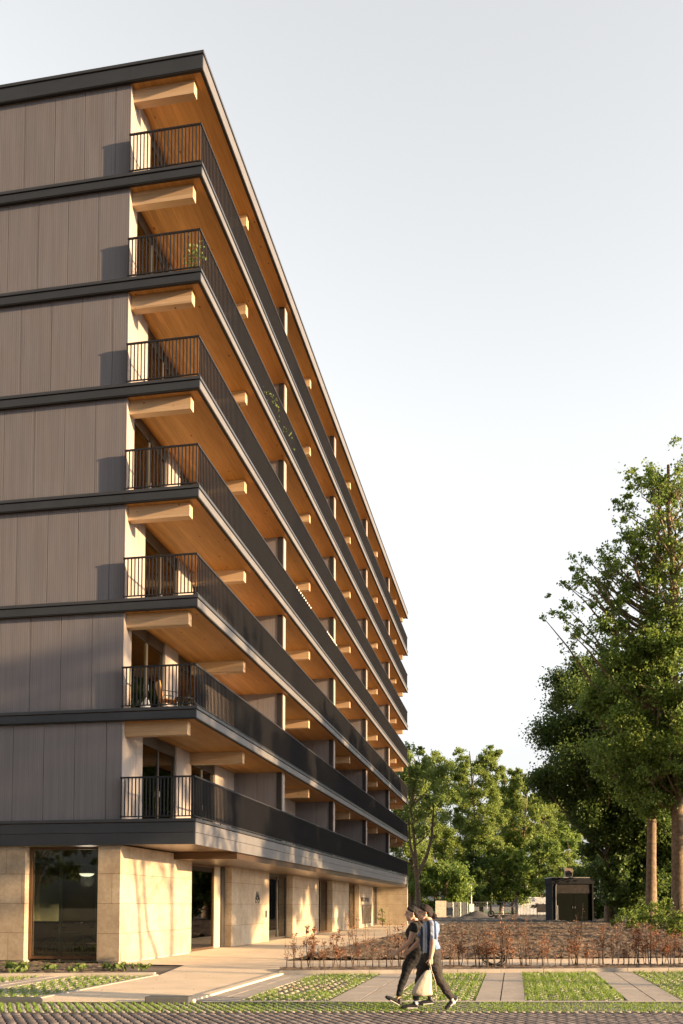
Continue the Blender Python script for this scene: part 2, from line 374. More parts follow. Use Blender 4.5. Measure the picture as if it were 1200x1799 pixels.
grass_bays = [(3.76,5.22),(6.22,7.62),(8.45,10.15),(11.05,12.75),(13.7,15.3),(16.2,17.8),(-1.32,0.34),(-3.6,-2.02),(-6.2,-4.5)]
conc = [(3.02,3.76),(5.22,6.22),(7.62,8.45),(10.15,11.05),(12.75,13.7),(15.3,16.2),(-2.02,-1.32),(-4.5,-3.6)]
for a, b in grass_bays:
    sheet('grass_bay_soil', a, b, lineB, lineA, -0.018, M_PSOIL)
for a, b in conc:       # concrete flags with joints
    g = MB(); mid = (a+b)/2; y = 0.0
    for (p, q) in ((a+0.006, mid-0.011), (mid+0.011, b-0.006)):
        k = 0; L0 = lineA(p)-lineB(p); nseg = 9
        for i in range(nseg):
            t0, t1 = i/nseg, (i+1)/nseg
            y0a = lineB(p)+ (lineA(p)-lineB(p))*t0+0.004; y1a = lineB(p)+(lineA(p)-lineB(p))*t1-0.004
            y0b = lineB(q)+ (lineA(q)-lineB(q))*t0+0.004; y1b = lineB(q)+(lineA(q)-lineB(q))*t1-0.004
            g.prism([(p,y0a),(q,y0b),(q,y1b),(p,y1a)], -0.03, 0.001+random.uniform(-0.002,0.002))
    struct(g.build('concrete_paving', M_CONC))
# pavers inside grass bays
def bay_pavers():
    V = []; F = []; n = 0; rng = np.random.default_rng(11)
    for a, b in grass_bays:
        nx = int((b-a)/0.2)
        for i in range(nx):
            x0 = a + 0.02 + i*(b-a-0.02)/nx
            y = lineB(x0)+0.02; k = 0
            while y < lineA(x0)-0.12:
                xx0 = x0 + (0.06 if k % 2 else 0.0); xx1 = xx0 + 0.09
                t = rng.normal(-0.004, 0.003)
                pts = [(xx0,y),(xx1,y+0.02),(xx1,y+0.12),(xx0,y+0.10)]
                V += [(p[0],p[1],-0.03) for p in pts] + [(p[0],p[1],t) for p in pts]
                F += [(n+4,n+5,n+6,n+7),(n,n+1,n+5,n+4),(n+1,n+2,n+6,n+5),(n+2,n+3,n+7,n+6),(n+3,n,n+4,n+7)]; n += 8
                y += 0.19; k += 1
    return struct(np_mesh('grass_bay_pavers', V, F, M_GPAVER))
bay_pavers()

# kerb, planting bed of the hedge, footpath, back bed
def kerb_run(name, xs, line, w_, h, off=0.0):
    g = MB()
    for x0, x1 in zip(xs[:-1], xs[1:]):
        g.prism([(x0+0.003,line(x0)+off),(x1-0.003,line(x1)+off),(x1-0.003,line(x1)+off+w_),(x0+0.003,line(x0)+off+w_)], -0.1, h)
    return struct(g.build(name, M_KERB, bevel=0.008))
kerb_run('kerb', [2.95+i*1.0 for i in range(22)], lineA, 0.13, 0.09)
kerb_run('kerb', [-14+i*1.0 for i in range(14)] + [0.3], lineA, 0.13, 0.07)
def rough_sheet(name, corners, nx, ny, amp, material, seed, z=0.0, clod=0.0):
    rng = np.random.default_rng(seed)
    u, v = np.meshgrid(np.linspace(0,1,nx), np.linspace(0,1,ny)); u = u.ravel(); v = v.ravel()
    c = np.array(corners, float)
    P = (c[0][None]*((1-u)*(1-v))[:,None] + c[1][None]*(u*(1-v))[:,None] + c[2][None]*(u*v)[:,None] + c[3][None]*((1-u)*v)[:,None])
    zz = rng.normal(0, amp, len(u)) 
    big = rng.normal(0, 1, (ny//6+3, nx//6+3))
    iu = (u*(big.shape[1]-2)); iv = (v*(big.shape[0]-2)); a = iu.astype(int); b = iv.astype(int); fu = iu-a; fv = iv-b
    lz = big[b,a]*(1-fu)*(1-fv)+big[b,a+1]*fu*(1-fv)+big[b+1,a]*(1-fu)*fv+big[b+1,a+1]*fu*fv
    zz = zz + lz*amp*1.2 + z
    V = np.column_stack([P, zz])
    i, j = np.meshgrid(np.arange(nx-1), np.arange(ny-1)); i = i.ravel(); j = j.ravel(); q = j*nx+i
    return struct(np_mesh(name, V, np.column_stack([q,q+1,q+nx+1,q+nx]), material))
rough_sheet('planting_bed', [(3.0,lineA(3.0)+0.13),(22,lineA(22)+0.13),(22,lineP1(22)),(2.55,lineP1(2.55))], 330, 34, 0.012, M_SOIL, 1, 0.05)
rough_sheet('planting_bed', [(-14,lineA(-14)+0.13),(-0.25,lineA(-0.25)+0.13),(-2.2,0.1),(-14,0.1)], 200, 50, 0.012, M_SOIL, 2, 0.02)
def sheetpoly(name, pts, z, material):
    g = MB(); g.poly([(p[0],p[1],z) for p in pts]); return struct(g.build(name, material))
sheetpoly('footpath', [(0.35,lineB2(0.35)),(3.0,lineB2(3.0)),(3.0,lineA(3.0)),(2.95,lineA(2.95)+0.15),(2.55,lineP1(2.55)),(30,lineP1(30)),(30,lineP2(30)),(1.85,lineP2(1.85)),(1.85,38),(2.3,49),(8,56),(-2.6,56),(-2.6,0.1),(-0.3,0.1),(0.35,lineA(0.35)+0.2)], 0.0, M_PATH)
# kerb stones on both sides of the entrance path
g = MB(); g.prism([(2.86,lineB2(2.9)+0.05),(3.06,lineB2(3.06)+0.05),(3.06,lineA(3.06)+0.1),(2.86,lineA(2.86)+0.1)], -0.1, 0.035); struct(g.build('kerb', M_PATH, bevel=0.015))
g = MB(); g.prism([(0.24,lineB2(0.24)+0.05),(0.36,lineB2(0.36)+0.05),(0.36,lineA(0.36)+0.1),(0.24,lineA(0.24)+0.1)], -0.1, 0.02); struct(g.build('kerb', M_KERB, bevel=0.01))
M_DKERB = vary('dark_kerb_stone', (0.07,0.075,0.08), 0.15, 5, 0.8, 0.2, 0.004)
g = MB(); g.prism([(2.35,lineB2(2.35)-0.10),(3.06,lineB2(3.06)-0.10),(3.06,lineB2(3.06)+0.10),(2.35,lineB2(2.35)+0.16)], -0.1, 0.10); struct(g.build('kerb_end_stone', M_DKERB, bevel=0.02))
g = MB(); g.prism([(-0.1,lineB2(-0.1)-0.05),(0.75,lineB2(0.75)-0.10),(0.60,lineB2(0.60)+0.14),(0.0,lineB2(0.0)+0.20)], -0.1, 0.07); struct(g.build('kerb_end_stone', M_DKERB, bevel=0.02))
# brick ramp between kerb ends
rough_sheet('planting_bed', [(1.95,lineP2(1.95)+0.02),(26,lineP2(26)+0.02),(26,62),(2.9,62)], 260, 620, 0.030, M_SOIL, 4, 0.03)
rough_sheet('dark_gravel', [(-6,62),(60,62),(60,128),(-20,128)], 200, 160, 0.05, M_DARKG, 5, 0.0)
sheetpoly('sand_strip', [(-25,128),(30,132),(30,139),(-25,136)], 0.02, M_PATH)
rough_sheet('far_ground', [(-60,139),(120,139),(120,260),(-60,260)], 60, 40, 0.15, vary('far_grass', (0.10,0.13,0.04), 0.3, 0.2, 0.95, 0.4, 0.03, fine=4), 6, 0.0)

# ------------------------------------------------------------------ apartment building
Z1, H, FH, RFH = 3.80, 3.0, 0.256, 0.435
LEN = 50.0
Zk = {k: Z1 + H*(k-1) for k in range(1, 8)}; Zk[8] = Z1 + 7*H + 0.20
XW = -2.14                                    # plane of the long facade
XB = -16.0                                    # back of the modelled depth
B = empty('apartment_building', (0,0,0), 'seven storeys of dark fluted panels and timber balconies above a sandstone ground floor', 'building')
fins = [0.30, 10.35, 20.35, 30.35, 40.35, 49.7]

def window(name, plane, a, b, z0, z1, at_, depth=0.08, mull=(), frame=M_FRAME, curtain=None, transom=None, fw=0.06, handle=False):
    """plane 'X': lies in X=at_, spans a..b in Y; plane 'Y': lies in Y=at_, spans a..b in X"""
    g = MB(); p = MB()
    def bx(mb, u0, u1, d0, d1, w0, w1):
        if plane == 'X': mb.box(at_-d1, at_-d0, u0, u1, w0, w1)
        else: mb.box(u0, u1, at_+d0, at_+d1, w0, w1)
    bx(g, a, a+fw, 0, depth, z0, z1); bx(g, b-fw, b, 0, depth, z0, z1)
    bx(g, a+fw, b-fw, 0, depth, z0, z0+fw); bx(g, a+fw, b-fw, 0, depth, z1-fw, z1)
    for m_ in mull: bx(g, m_-fw*0.75, m_+fw*0.75, 0.002, depth-0.002, z0+fw, z1-fw)
    if transom: bx(g, a+fw, b-fw, 0.002, depth-0.002, transom, z1-fw)
    fr = g.build(name, frame, B)
    zt = transom if transom else z1-fw
    edges = [a+fw] + [q for m_ in mull for q in (m_-fw*0.75, m_+fw*0.75)] + [b-fw]
    for i in range(0, len(edges), 2):
        pp = MB(); bx(pp, edges[i]+0.002, edges[i+1]-0.002, depth*0.4, depth*0.4+0.012, z0+fw+0.002, zt-0.002)
        pp.build('pane', M_GLASS, fr)
    if handle:
        h = MB(); m0 = mull[0] if mull else (a+b)/2
        bx(h, m0-0.012, m0+0.012, -0.05, -0.03, z0+0.95, z0+1.12); bx(h, m0-0.012, m0+0.012, -0.03, 0.0, z0+1.02, z0+1.04)
        h.build('handle', mat_steel, fr)
    if curtain:
        for (c0, c1) in curtain:
            cu = MB(); n_ = max(4, int((c1-c0)/0.06)); 
            for i in range(n_):
                u0 = c0+(c1-c0)*i/n_; u1 = c0+(c1-c0)*(i+1)/n_; da = 0.22+(0.03 if i%2 else 0); db = 0.22+(0 if i%2 else 0.03)
                if plane == 'X': cu.quad((at_-da,u0,z0+0.05),(at_-db,u1,z0+0.05),(at_-db,u1,zt),(at_-da,u0,zt))
                else: cu.quad((u0,at_+da,z0+0.05),(u1,at_+db,z0+0.05),(u1,at_+db,zt),(u0,at_+da,zt))
            cu.build('curtain', M_CURT, fr)
    return fr
mat_steel = mat('brushed_steel', (0.6,0.6,0.6), 0.3, 0.9)

# --- storeys 1..7
for k in range(1, 9):
    z = Zk[k]; fh = RFH if k == 8 else (0.607 if k == 1 else FH)
    slab = MB()
    if k == 1: slab.box(XB, -0.06, 0.06, LEN-0.06, z-fh+0.03, z+0.03)
    else: slab.box(XB, -0.07, 0.07, LEN-0.07, z-fh+0.02, z+0.03)
    sm = M_BRONZE if k == 1 else M_CLT
    so_ = slab.build('roof_slab' if k == 8 else 'balcony_slab', sm, B)
    # fascia boards: front (short) side and long side, butt jointed every few metres
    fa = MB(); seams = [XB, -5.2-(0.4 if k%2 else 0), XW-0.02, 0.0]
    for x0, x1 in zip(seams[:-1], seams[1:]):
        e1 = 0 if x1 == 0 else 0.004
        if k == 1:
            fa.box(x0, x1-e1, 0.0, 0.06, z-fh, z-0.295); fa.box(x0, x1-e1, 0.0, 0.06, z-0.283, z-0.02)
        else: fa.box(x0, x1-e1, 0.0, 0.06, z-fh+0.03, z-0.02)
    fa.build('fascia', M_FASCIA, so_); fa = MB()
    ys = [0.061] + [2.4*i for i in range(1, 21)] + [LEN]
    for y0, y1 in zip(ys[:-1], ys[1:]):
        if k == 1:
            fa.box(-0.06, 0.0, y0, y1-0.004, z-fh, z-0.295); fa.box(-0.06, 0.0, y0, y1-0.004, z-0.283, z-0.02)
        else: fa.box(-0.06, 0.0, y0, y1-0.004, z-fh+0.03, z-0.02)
    fa.build('fascia', M_FASCIA_SUNLIT, so_)  # long side in the sun-brightened tone
    ca_ = MB(); ca_.box(XB, 0.03, -0.03, 0.10, z+0.0, z+0.08); ca_.box(-0.10, 0.03, 0.101, LEN+0.03, z+0.0, z+0.08)
    ca_.build('edge_cap', M_CAP, so_)
    if k > 1:
        tr = MB(); tr.box(XB, -0.012, 0.012, 0.10, z-fh, z-fh+0.03); tr.box(-0.10, -0.012, 0.101, LEN-0.01, z-fh, z-fh+0.03)
        tr.build('drip_trim', M_BLACK, so_)
    if k == 8: continue
    # railing: short return plus the long run
    ra = MB()
    zb, zt = z+0.13, z+1.22
    rx = -0.045; ry = -0.010
    ra.box(XW+0.02, rx+0.03, ry-0.005, ry+0.04, zt-0.045, zt); ra.box(rx-0.015, rx+0.03, ry+0.041, LEN-0.04, zt-0.045, zt)
    ra.box(XW+0.02, rx+0.02, ry, ry+0.03, zb, zb+0.03); ra.box(rx-0.01, rx+0.02, ry+0.031, LEN-0.05, zb, zb+0.03)
    n_ = 20; sp = (rx-0.02-(XW+0.05))/n_
    for i in range(n_+1):
        x = XW+0.05+i*sp; ra.box(x-0.013, x+0.013, ry+0.003, ry+0.033, z+0.05 if i%5==0 else zb+0.03, zt-0.045)
    nl = int((LEN-0.2)/0.125)
    for i in range(1, nl+1):
        y = 0.03+i*0.125; ra.box(rx-0.016, rx+0.018, y-0.007, y+0.007, z+0.05 if i%9==0 else zb+0.03, zt-0.045)
    ra.build('railing', M_RAIL, so_)
for k in range(1, 8):
    z = Zk[k]; zc = Zk[k+1] - (RFH if k+1 == 8 else FH) + 0.02      # ceiling over storey k
    # fluted wall panels on the short side (one mesh a storey; joints are gaps over a dark backing)
    wp = MB(); wp.box(XB, XW-0.26, 0.15, 0.18, z+0.02, zc)
    first = 0.46 if k % 2 else 0.92
    x1 = XW; wd = first
    while x1 > XB+1:
        x0 = x1-wd; wp.box(x0+0.014, x1, 0.125, 0.149, z+0.082, zc); x1 = x0; wd = 0.92
    wp.build('wall_panel', M_PANEL, B)
    # long facade: windows and piers
    zf = z+0.06
    for bi in range(5):
        y0 = fins[bi] if bi else 0.1495
        o = fins[bi] - 0.30
        if k % 2: wins = [(o+1.54, o+4.25), (o+5.6, o+8.1)]
        else: wins = [(o+0.66, o+3.2), (o+4.3, o+7.0)]
        yend = fins[bi+1]
        edges = [y0] + [q for w_ in wins for q in w_] + [yend]
        for i in range(0, len(edges), 2):
            a, b = edges[i], edges[i+1]; y = a; f = MB()
            while y < b-0.01:
                e = min(b, y+0.92); e = b if b-e < 0.25 else e
                f.box(XW-0.25, XW, y, e-(0.008 if e < b else 0), zf, zc); y = e
            f.build('facade_pier', M_PANEL_SUNLIT, B)
        for wi, (a, b) in enumerate(wins):
            cur = None
            if k % 2 == 0 and wi == 0 and bi == 0: cur = [(a+0.15, a+1.5)]
            if k in (5,) and bi == 0 and wi == 0: cur = [(a+0.3, a+1.6)]
            if bi in (1,3): cur = [(b-0.9, b-0.1)]
            window('balcony_window', 'X', a, b, zf, zc, XW-0.06, mull=((a+b)/2,), transom=zc-0.34, curtain=cur, handle=(bi == 0))
    # party screens
    for fy in fins[1:-1]:
        s_ = MB(); yy = XW
        for j, (xa, xb_) in enumerate(((XW, XW+0.92), (XW+0.928, XW+1.66))): s_.box(xa, xb_, fy-0.02, fy+0.28, zf, zc)
        po = s_.build('balcony_screen', M_PANEL, B)
        t = MB(); t.box(XW+1.662, XW+1.86, fy-0.035, fy+0.295, zf, zc); t.build('edge_trim', M_TRIM, po)
        t = MB(); t.box(XW+1.862, XW+1.90, fy-0.03, fy+0.29, zf, zc); t.build('edge_strip', M_PANEL_SUNLIT, po)  # sunlit front edge of the screen, brightness put into its colour
    # beams under the slab above
    for by in (0.30, 5.45, 15.2, 25.25, 35.3, 45.0, 49.35):
        bm = MB(); bm.box(XW+0.001, -0.35, by, by+0.24, zc-0.39, zc-0.001)
        bm.build('timber_beam', M_GLULAM, B, bevel=0.006)
# far end wall and inner rooms
ew = MB(); ew.box(XB, XW-0.3, LEN-0.35, LEN-0.15, 0.0, Zk[8]-0.5); ew.build('end_wall', M_PANEL, B)
iw = MB(); iw.box(-7.3, -7.2, 0.5, LEN-0.5, 3.85, Zk[8]-0.5); 
for fy in fins[1:-1]: iw.box(-7.19, XW-0.26, fy, fy+0.2, 3.85, Zk[8]-0.5)
iw.build('interior_wall', M_INT, B)
rf = MB(); rf.box(XB, -0.11, 0.11, LEN-0.02, Zk[8]+0.03, Zk[8]+0.05); rf.build('roof', M_ROOF, B)

# --- ground floor
st = [('X', 0.12, 5.75), ('X', 10.16, 15.55), ('X', 19.88, 25.9), ('X', 29.75, 35.2), ('X', 39.2, 45.6)]
ZS = 3.19
for i, (p_, a, b) in enumerate(st):
    top = ZS if i == 0 else 3.0
    g = MB()
    if i == 0: g.box(-2.78, XW, 0.12, b, 0.06, 3.0); g.box(-2.78, XW, 0.12, 4.09, 3.001, 3.19)
    else: g.box(-2.62, XW, a, b, 0.02, 3.0)
    g.build('stone_wall', M_STONE, B)
g = MB(); g.box(XB, -4.92, 0.12, 0.6, 0.06, ZS); g.build('stone_wall', M_STONE, B)
g = MB(); g.box(XB, -4.92, 0.16, 0.5, -0.1, 0.055); g.box(-2.75, XW-0.03, 0.16, 5.7, -0.1, 0.055); g.build('plinth', M_CONC, B)
g = MB(); g.box(-2.60, -0.02, 49.55, 49.95, 0.0, ZS-0.001); g.build('stone_wall', M_STONE, B)
# lowered bronze band under the overhang
g = MB(); g.box(XW-0.4, -0.10, 4.10, 49.54, 3.0, 3.215); g.build('canopy_band', M_BRONZE, B)
# windows of the ground floor
window('shop_window', 'Y', -4.90, -2.80, 0.10, 3.17, 0.34, depth=0.10, frame=M_BRFRAME, fw=0.07)
window('shop_window', 'X', 5.78, 9.0, 0.03, 2.99, -2.44, depth=0.10, mull=(), frame=M_BRFRAME, fw=0.06)
g = MB(); g.box(-2.60, -2.46, 9.01, 9.75, 0.02, 2.99); g.build('entrance_reveal', vary('cream_reveal', (0.45,0.38,0.27), 0.08, 2, 0.7, 0.1, 0.004), B)
g = MB(); g.box(-2.62, -2.40, 9.76, 10.155, 0.02, 2.99); g.build('entrance_post', M_FRAME, B)
window('entrance_door', 'X', 15.58, 19.86, 0.03, 2.99, -2.44, depth=0.10, mull=(16.25,18.2), frame=M_FRAME, fw=0.09)
window('shop_window', 'X', 25.92, 29.73, 0.03, 2.99, -2.44, depth=0.10, mull=(27.8,), frame=M_BRFRAME, fw=0.08)
window('shop_window', 'X', 35.22, 39.18, 0.03, 2.99, -2.44, depth=0.10, mull=(37.2,), frame=M_BRFRAME, fw=0.08)
window('shop_window', 'X', 45.62, 49.5, 0.03, 2.99, -2.44, depth=0.10, mull=(47.5,), frame=M_FRAME, fw=0.12)
g = MB(); g.box(-9.1, -9.0, 0.7, LEN-0.5, 0.0, 3.1); g.box(XB, -9.1, 5.6, 5.7, 0.0, 3.1)
for yy in (10.2, 25.0, 40.0): g.box(-8.99, -2.7, yy, yy+0.12, 0.0, 3.1)
g.build('interior_wall', M_INT, B)
g = MB(); g.box(-9, -2.7, 0.7, LEN-0.5, -0.02, 0.012); g.build('interior_floor', mat('interior_floor_tile', (0.12,0.11,0.09), 0.3), B)
# poster window, icon, intercom, lettering on the stone walls
g = MB(); g.box(XW+0.002, XW+0.03, 40.4, 44.6, 0.28, 1.62); d_ = g.build('display_case', M_FRAME, B)
g = MB(); g.box(XW+0.031, XW+0.036, 40.55, 44.45, 0.34, 1.56); g.build('pane', vary('display_print', (0.16,0.12,0.09), 0.7, 1.5, 0.25, 0), d_)
def wall_text(txt, size, y, z, x, name, m_):
    cu = bpy.data.curves.new('tmp', 'FONT'); cu.body = txt; cu.size = size; cu.extrude = 0.012; cu.offset = 0.012
    o = bpy.data.objects.new('tmp', cu); COL.objects.link(o)
    dg = bpy.context.evaluated_depsgraph_get(); me = bpy.data.meshes.new_from_object(o.evaluated_get(dg)); me.name = name
    bpy.data.objects.remove(o); me.materials.clear(); me.materials.append(m_)
    o2 = bpy.data.objects.new(name, me); COL.objects.link(o2); o2.parent = B
    o2.location = (x, y, z); o2.rotation_euler = (PI/2, 0, PI/2)
    return o2
wt = wall_text('RECEPTIE', 0.40, 39.9, 1.84, XW+0.014, 'lettering', M_TRIM)
wt.scale = (2.15, 1.0, 1.0)
def ring(mb, y, z, r, tw, x):
    n = 20
    for i in range(n):
        a0, a1 = 2*PI*i/n, 2*PI*(i+1)/n
        p = [(y+math.cos(a)*q, z+math.sin(a)*q) for a, q in ((a0,r),(a1,r),(a1,r-tw),(a0,r-tw))]
        mb.add([(x,)+t for t in p] + [(x+0.012,)+t for t in p], [(0,1,2,3),(7,6,5,4),(0,4,5,1),(2,6,7,3)])
ic = MB(); ix = XW+0.003
for sgn in (-1, 1):
    ring(ic, 13.67+sgn*0.19, 1.80, 0.15, 0.045, ix)
    ic.tube([(ix+0.01,13.67+sgn*0.19,1.80),(ix+0.01,13.67+sgn*0.10,1.99),(ix+0.01,13.67+sgn*0.02,1.92)], 0.022, 5)
    ic.box(ix, ix+0.012, 13.67+sgn*0.10-0.05, 13.67+sgn*0.10+0.05, 2.02, 2.13)
    ic.tube([(ix+0.01,13.67+sgn*0.02,2.0),(ix+0.01,13.67+sgn*0.24,2.0)], 0.02, 5)
ic.build('bicycle_icon', M_TRIM, B)
g = MB(); g.box(ix, ix+0.03, 14.95, 15.10, 1.05, 1.35); ip = g.build('intercom', M_TRIM, B)

g = MB(); g.box(-4.10,-4.02,0.50,0.58,0.012,3.1); g.box(-3.45,-3.40,1.4,1.45,0.012,3.1); g.build('interior_column', vary('cream_column', (0.55,0.48,0.34), 0.05, 2, 0.7, 0), B)
cnt = empty('reception_counter', (-4.6,4.2,0.012), 'long low counter with pale rail standing behind the left ground floor window', 'counter')
g = MB(); g.box(-3,1.9,0,0.5,0,0.98); g.build('body', vary('counter_wood', (0.22,0.16,0.08), 0.2, 3, 0.6, 0), cnt); g = MB(); g.box(-3.05,1.95,-0.05,0.55,0.981,1.03); g.build('top', M_FRAME, cnt)
# bicycles parked inside by the glass
def bicycle(x, y, rz, label):
    e = empty('bicycle', (x,y,0.012), label, 'bicycle', 'bicycles inside the left window', rz=rz); fm = mat_bike
    for wx in (-0.52, 0.52):
        g = MB()
        for i in range(20):
            a0, a1 = 2*PI*i/20, 2*PI*(i+1)/20; g.tube([(wx+0.33*math.cos(a0),0,0.34+0.33*math.sin(a0)),(wx+0.33*math.cos(a1),0,0.34+0.33*math.sin(a1))], 0.016, 5, cap=False)
        for i in range(8):
            a0 = PI*i/8; g.tube([(wx+0.32*math.cos(a0),0,0.34+0.32*math.sin(a0)),(wx-0.32*math.cos(a0),0,0.34-0.32*math.sin(a0))], 0.003, 3)
        g.build('wheel', M_TRIM, e)
    g = MB()
    for a, b in (((-0.52,0.34),(-0.1,0.32)),((-0.1,0.32),(0.38,0.78)),((-0.52,0.34),(-0.22,0.80)),((-0.22,0.80),(0.36,0.84)),((-0.1,0.32),(-0.24,0.92)),((0.52,0.34),(0.36,0.98))): g.tube([(a[0],0,a[1]),(b[0],0,b[1])], 0.017, 6)
    g.build('frame', fm, e)
    g = MB(); g.tube([(0.36,0,0.96),(0.34,0,1.06),(0.30,-0.28,1.08)], 0.013, 6); g.tube([(0.34,0,1.06),(0.30,0.28,1.08)], 0.013, 6); g.build('handlebar', mat_steel, e)
    g = MB(); g.tube([(-0.38,0,0.95),(-0.2,0,0.96),(-0.08,0,0.94)], [0.07,0.05,0.02], 8); g.build('saddle', M_TRIM, e)
rk = empty('bicycle_rack', (-4.75,0.62,0.012), 'low pale yellow bicycle rack standing inside the left window', 'rack')
m_rk = mat('pale_rack_paint', (0.70,0.66,0.42), 0.5)
g = MB(); g.box(0,1.85,-0.03,0.03,0.22,0.27); g.box(0,1.85,-0.03,0.03,0.0,0.03); g.build('rail', m_rk, rk)
for q in range(7):
    g = MB(); xq = 0.12+q*0.27; g.tube([(xq,0,0.27),(xq+0.02,0.02,0.42),(xq+0.10,0.02,0.44),(xq+0.12,0,0.27)], 0.014, 6); g.build('hoop', m_rk, rk)
mat_bike = mat('bike_paint', (0.45,0.46,0.30), 0.3)
bicycle(-3.95, 0.80, 0.10, 'bicycle parked inside the left window, the one nearer the glass'); bicycle(-3.5, 2.1, 0.35, 'bicycle parked inside the left window, the one deeper in the room')
# ceiling lamp and posts inside the left window
la = empty('ceiling_lamp', (-4.6,3.2,2.45), 'round white ceiling lamp glowing behind the left ground floor window', 'lamp')
m_l = mat('lamp_glow', (0.9,0.85,0.75), 0.5); bsdf(m_l).inputs['Emission Color'].default_value = (1,0.86,0.68,1); bsdf(m_l).inputs['Emission Strength'].default_value = 0.9
g = MB(); g.tube([(0,0,0.0),(0,0,0.03),(0,0,0.07),(0,0,0.09)], [0.10,0.18,0.22,0.22], 24); g.build('lamp_shade', m_l, la, smooth=True)
pl_ = bpy.data.lights.new('lamp_light', 'POINT'); pl_.energy = 9; pl_.color = (1,0.84,0.62); pl_.shadow_soft_size = 0.2
plo = bpy.data.objects.new('lamp_light', pl_); COL.objects.link(plo); plo.parent = la; plo.location = (0,0,-0.12)
g = MB(); g.tube([(0,0,0.09),(0,0,0.64)], 0.012, 8); g.build('cord', M_TRIM, la)

# ------------------------------------------------------------------ balcony things
def leaf_quads(C, size, rng, flat=0.0):
    """diamond leaves at centres C (n,3)"""
    n = len(C)
    a = rng.normal(size=(n,3)); a[:,2] -= flat; a /= np.linalg.norm(a, axis=1)[:,None]
    b = rng.normal(size=(n,3)); b -= (b*a).sum(1)[:,None]*a; b /= np.linalg.norm(b, axis=1)[:,None]
    s = size*rng.uniform(0.6, 1.35, n)[:,None]
    v0 = C - a*s*0.5; v2 = C + a*s*0.5; v1 = C + b*s*0.34 - a*s*0.05; v3 = C - b*s*0.34 - a*s*0.05
    V = np.stack([v0,v1,v2,v3], 1).reshape(-1,3); F = np.arange(4*n).reshape(-1,4)
    return V, F
rg = np.random.default_rng(21)
def potted(x, y, z, label, h=0.5, seed=1):
    e = empty('potted_plant', (x,y,z), label, 'plant')
    g = MB(); g.tube([(0,0,0),(0,0,0.18),(0,0,0.2)], [0.09,0.13,0.135], 14); g.build('pot', vary('clay_pot', (0.35,0.16,0.09), 0.1, 5, 0.8, 0), e, smooth=True)
    r = np.random.default_rng(seed); C = r.normal(size=(170,3))*[0.15,0.15,h*0.28] + [0,0,0.2+h*0.5]
    V, F = leaf_quads(C, 0.085, r); np_mesh('leaves', V, F, M_LEAF_PLANT, e)
    g = MB()
    for i in range(5): g.tube([(0,0,0.18),(r.normal()*0.05,r.normal()*0.05,0.4),(r.normal()*0.12,r.normal()*0.12,0.2+h*0.7)], 0.006, 4)
    g.build('stem', M_TWIG, e)
potted(-0.32, 0.32, Zk[6]+0.035, 'leafy green potted plant in the corner of the second balcony from the top', 0.8, 4)
# climbing plant along a railing
r = np.random.default_rng(8); yv = r.uniform(6.3, 11.0, 46)
C = np.column_stack([np.full(46,-0.005)+r.normal(0,0.012,46), yv, Zk[6]+0.25+0.5*np.abs(np.sin(yv*1.4))+r.normal(0,0.14,46)])
V, F = leaf_quads(C, 0.085, r); cl = np_mesh('climbing_plant', V, F, M_LEAF_PLANT)
tag(cl, 'sparse pale leaves poking through the railing of the second balcony from the top', 'plant')
m_bulb = mat('bulb_glass', (0.85,0.85,0.82), 0.3)
for (ya, yb, k, lab) in ((11.2, 14.0, 4, 'string of small white lights on the railing nearer the corner'), (17.2, 19.6, 4, 'string of small white lights on the railing farther along the facade')):
    e = empty('string_light', (0.005, ya, Zk[k]+1.2), lab, 'lights', 'strings of white lights on a railing')
    g = MB(); g.tube([(0.0,(yb-ya)*t,-0.05*math.sin(t*PI*3)**2) for t in [i/24 for i in range(25)]], 0.006, 4); g.build('cord', M_TRIM, e)
    for i in range(9):
        t = (i+0.5)/9; g = MB(); g.tube([(0.02,(yb-ya)*t,-0.02),(0.02,(yb-ya)*t,-0.06),(0.02,(yb-ya)*t,-0.10)], [0.012,0.035,0.015], 8); g.build('bulb', m_bulb, e, smooth=True)
# chair, table and bag on the lowest but one balcony
m_chair = mat('chair_black', (0.03,0.03,0.03), 0.5); m_tan = vary('tan_cushion', (0.45,0.25,0.11), 0.15, 6, 0.8, 0.1)
def chair(x, y, z, rz, label, cush=True):
    e = empty('balcony_chair', (x,y,z), label, 'chair', rz=rz)
    for sx in (-0.24, 0.24):
        for sy in (-0.22, 0.22):
            g = MB(); g.tube([(sx*1.1,sy*1.1,0),(sx,sy,0.42)], 0.014, 6); g.build('leg', m_chair, e)
    g = MB(); g.box(-0.25,0.25,-0.24,0.24,0.42,0.46); g.build('seat', m_tan if cush else m_chair, e, bevel=0.015)
    g = MB(); M_ = Matrix.Translation((0,0.23,0.46)) @ Matrix.Rotation(-0.22,4,'X'); g.box(-0.24,0.24,-0.02,0.02,0.04,0.50,M_); g.build('backrest', m_tan if cush else m_chair, e, bevel=0.015)
    g = MB()
    for sx in (-0.27, 0.27): g.tube([(sx,-0.2,0.44),(sx,-0.2,0.64),(sx,0.25,0.66)], 0.013, 6)
    g.build('armrest', m_chair, e)
zf2 = Zk[2]+0.03
chair(-1.15, 1.0, zf2, 2.2, 'black chair with a tan cushion on the sixth balcony from the top', True)
chair(-0.60, 2.3, Zk[3]+0.03, 0.6, 'plain black chair half hidden behind the fifth balcony railing from the top', False)
e = empty('balcony_table', (-0.62,0.75,zf2), 'low black round table beside the tan cushioned balcony chair', 'table')
g = MB(); g.cyl((0,0,0.40), 0.26, 0.025, 24); g.build('tabletop', m_chair, e)
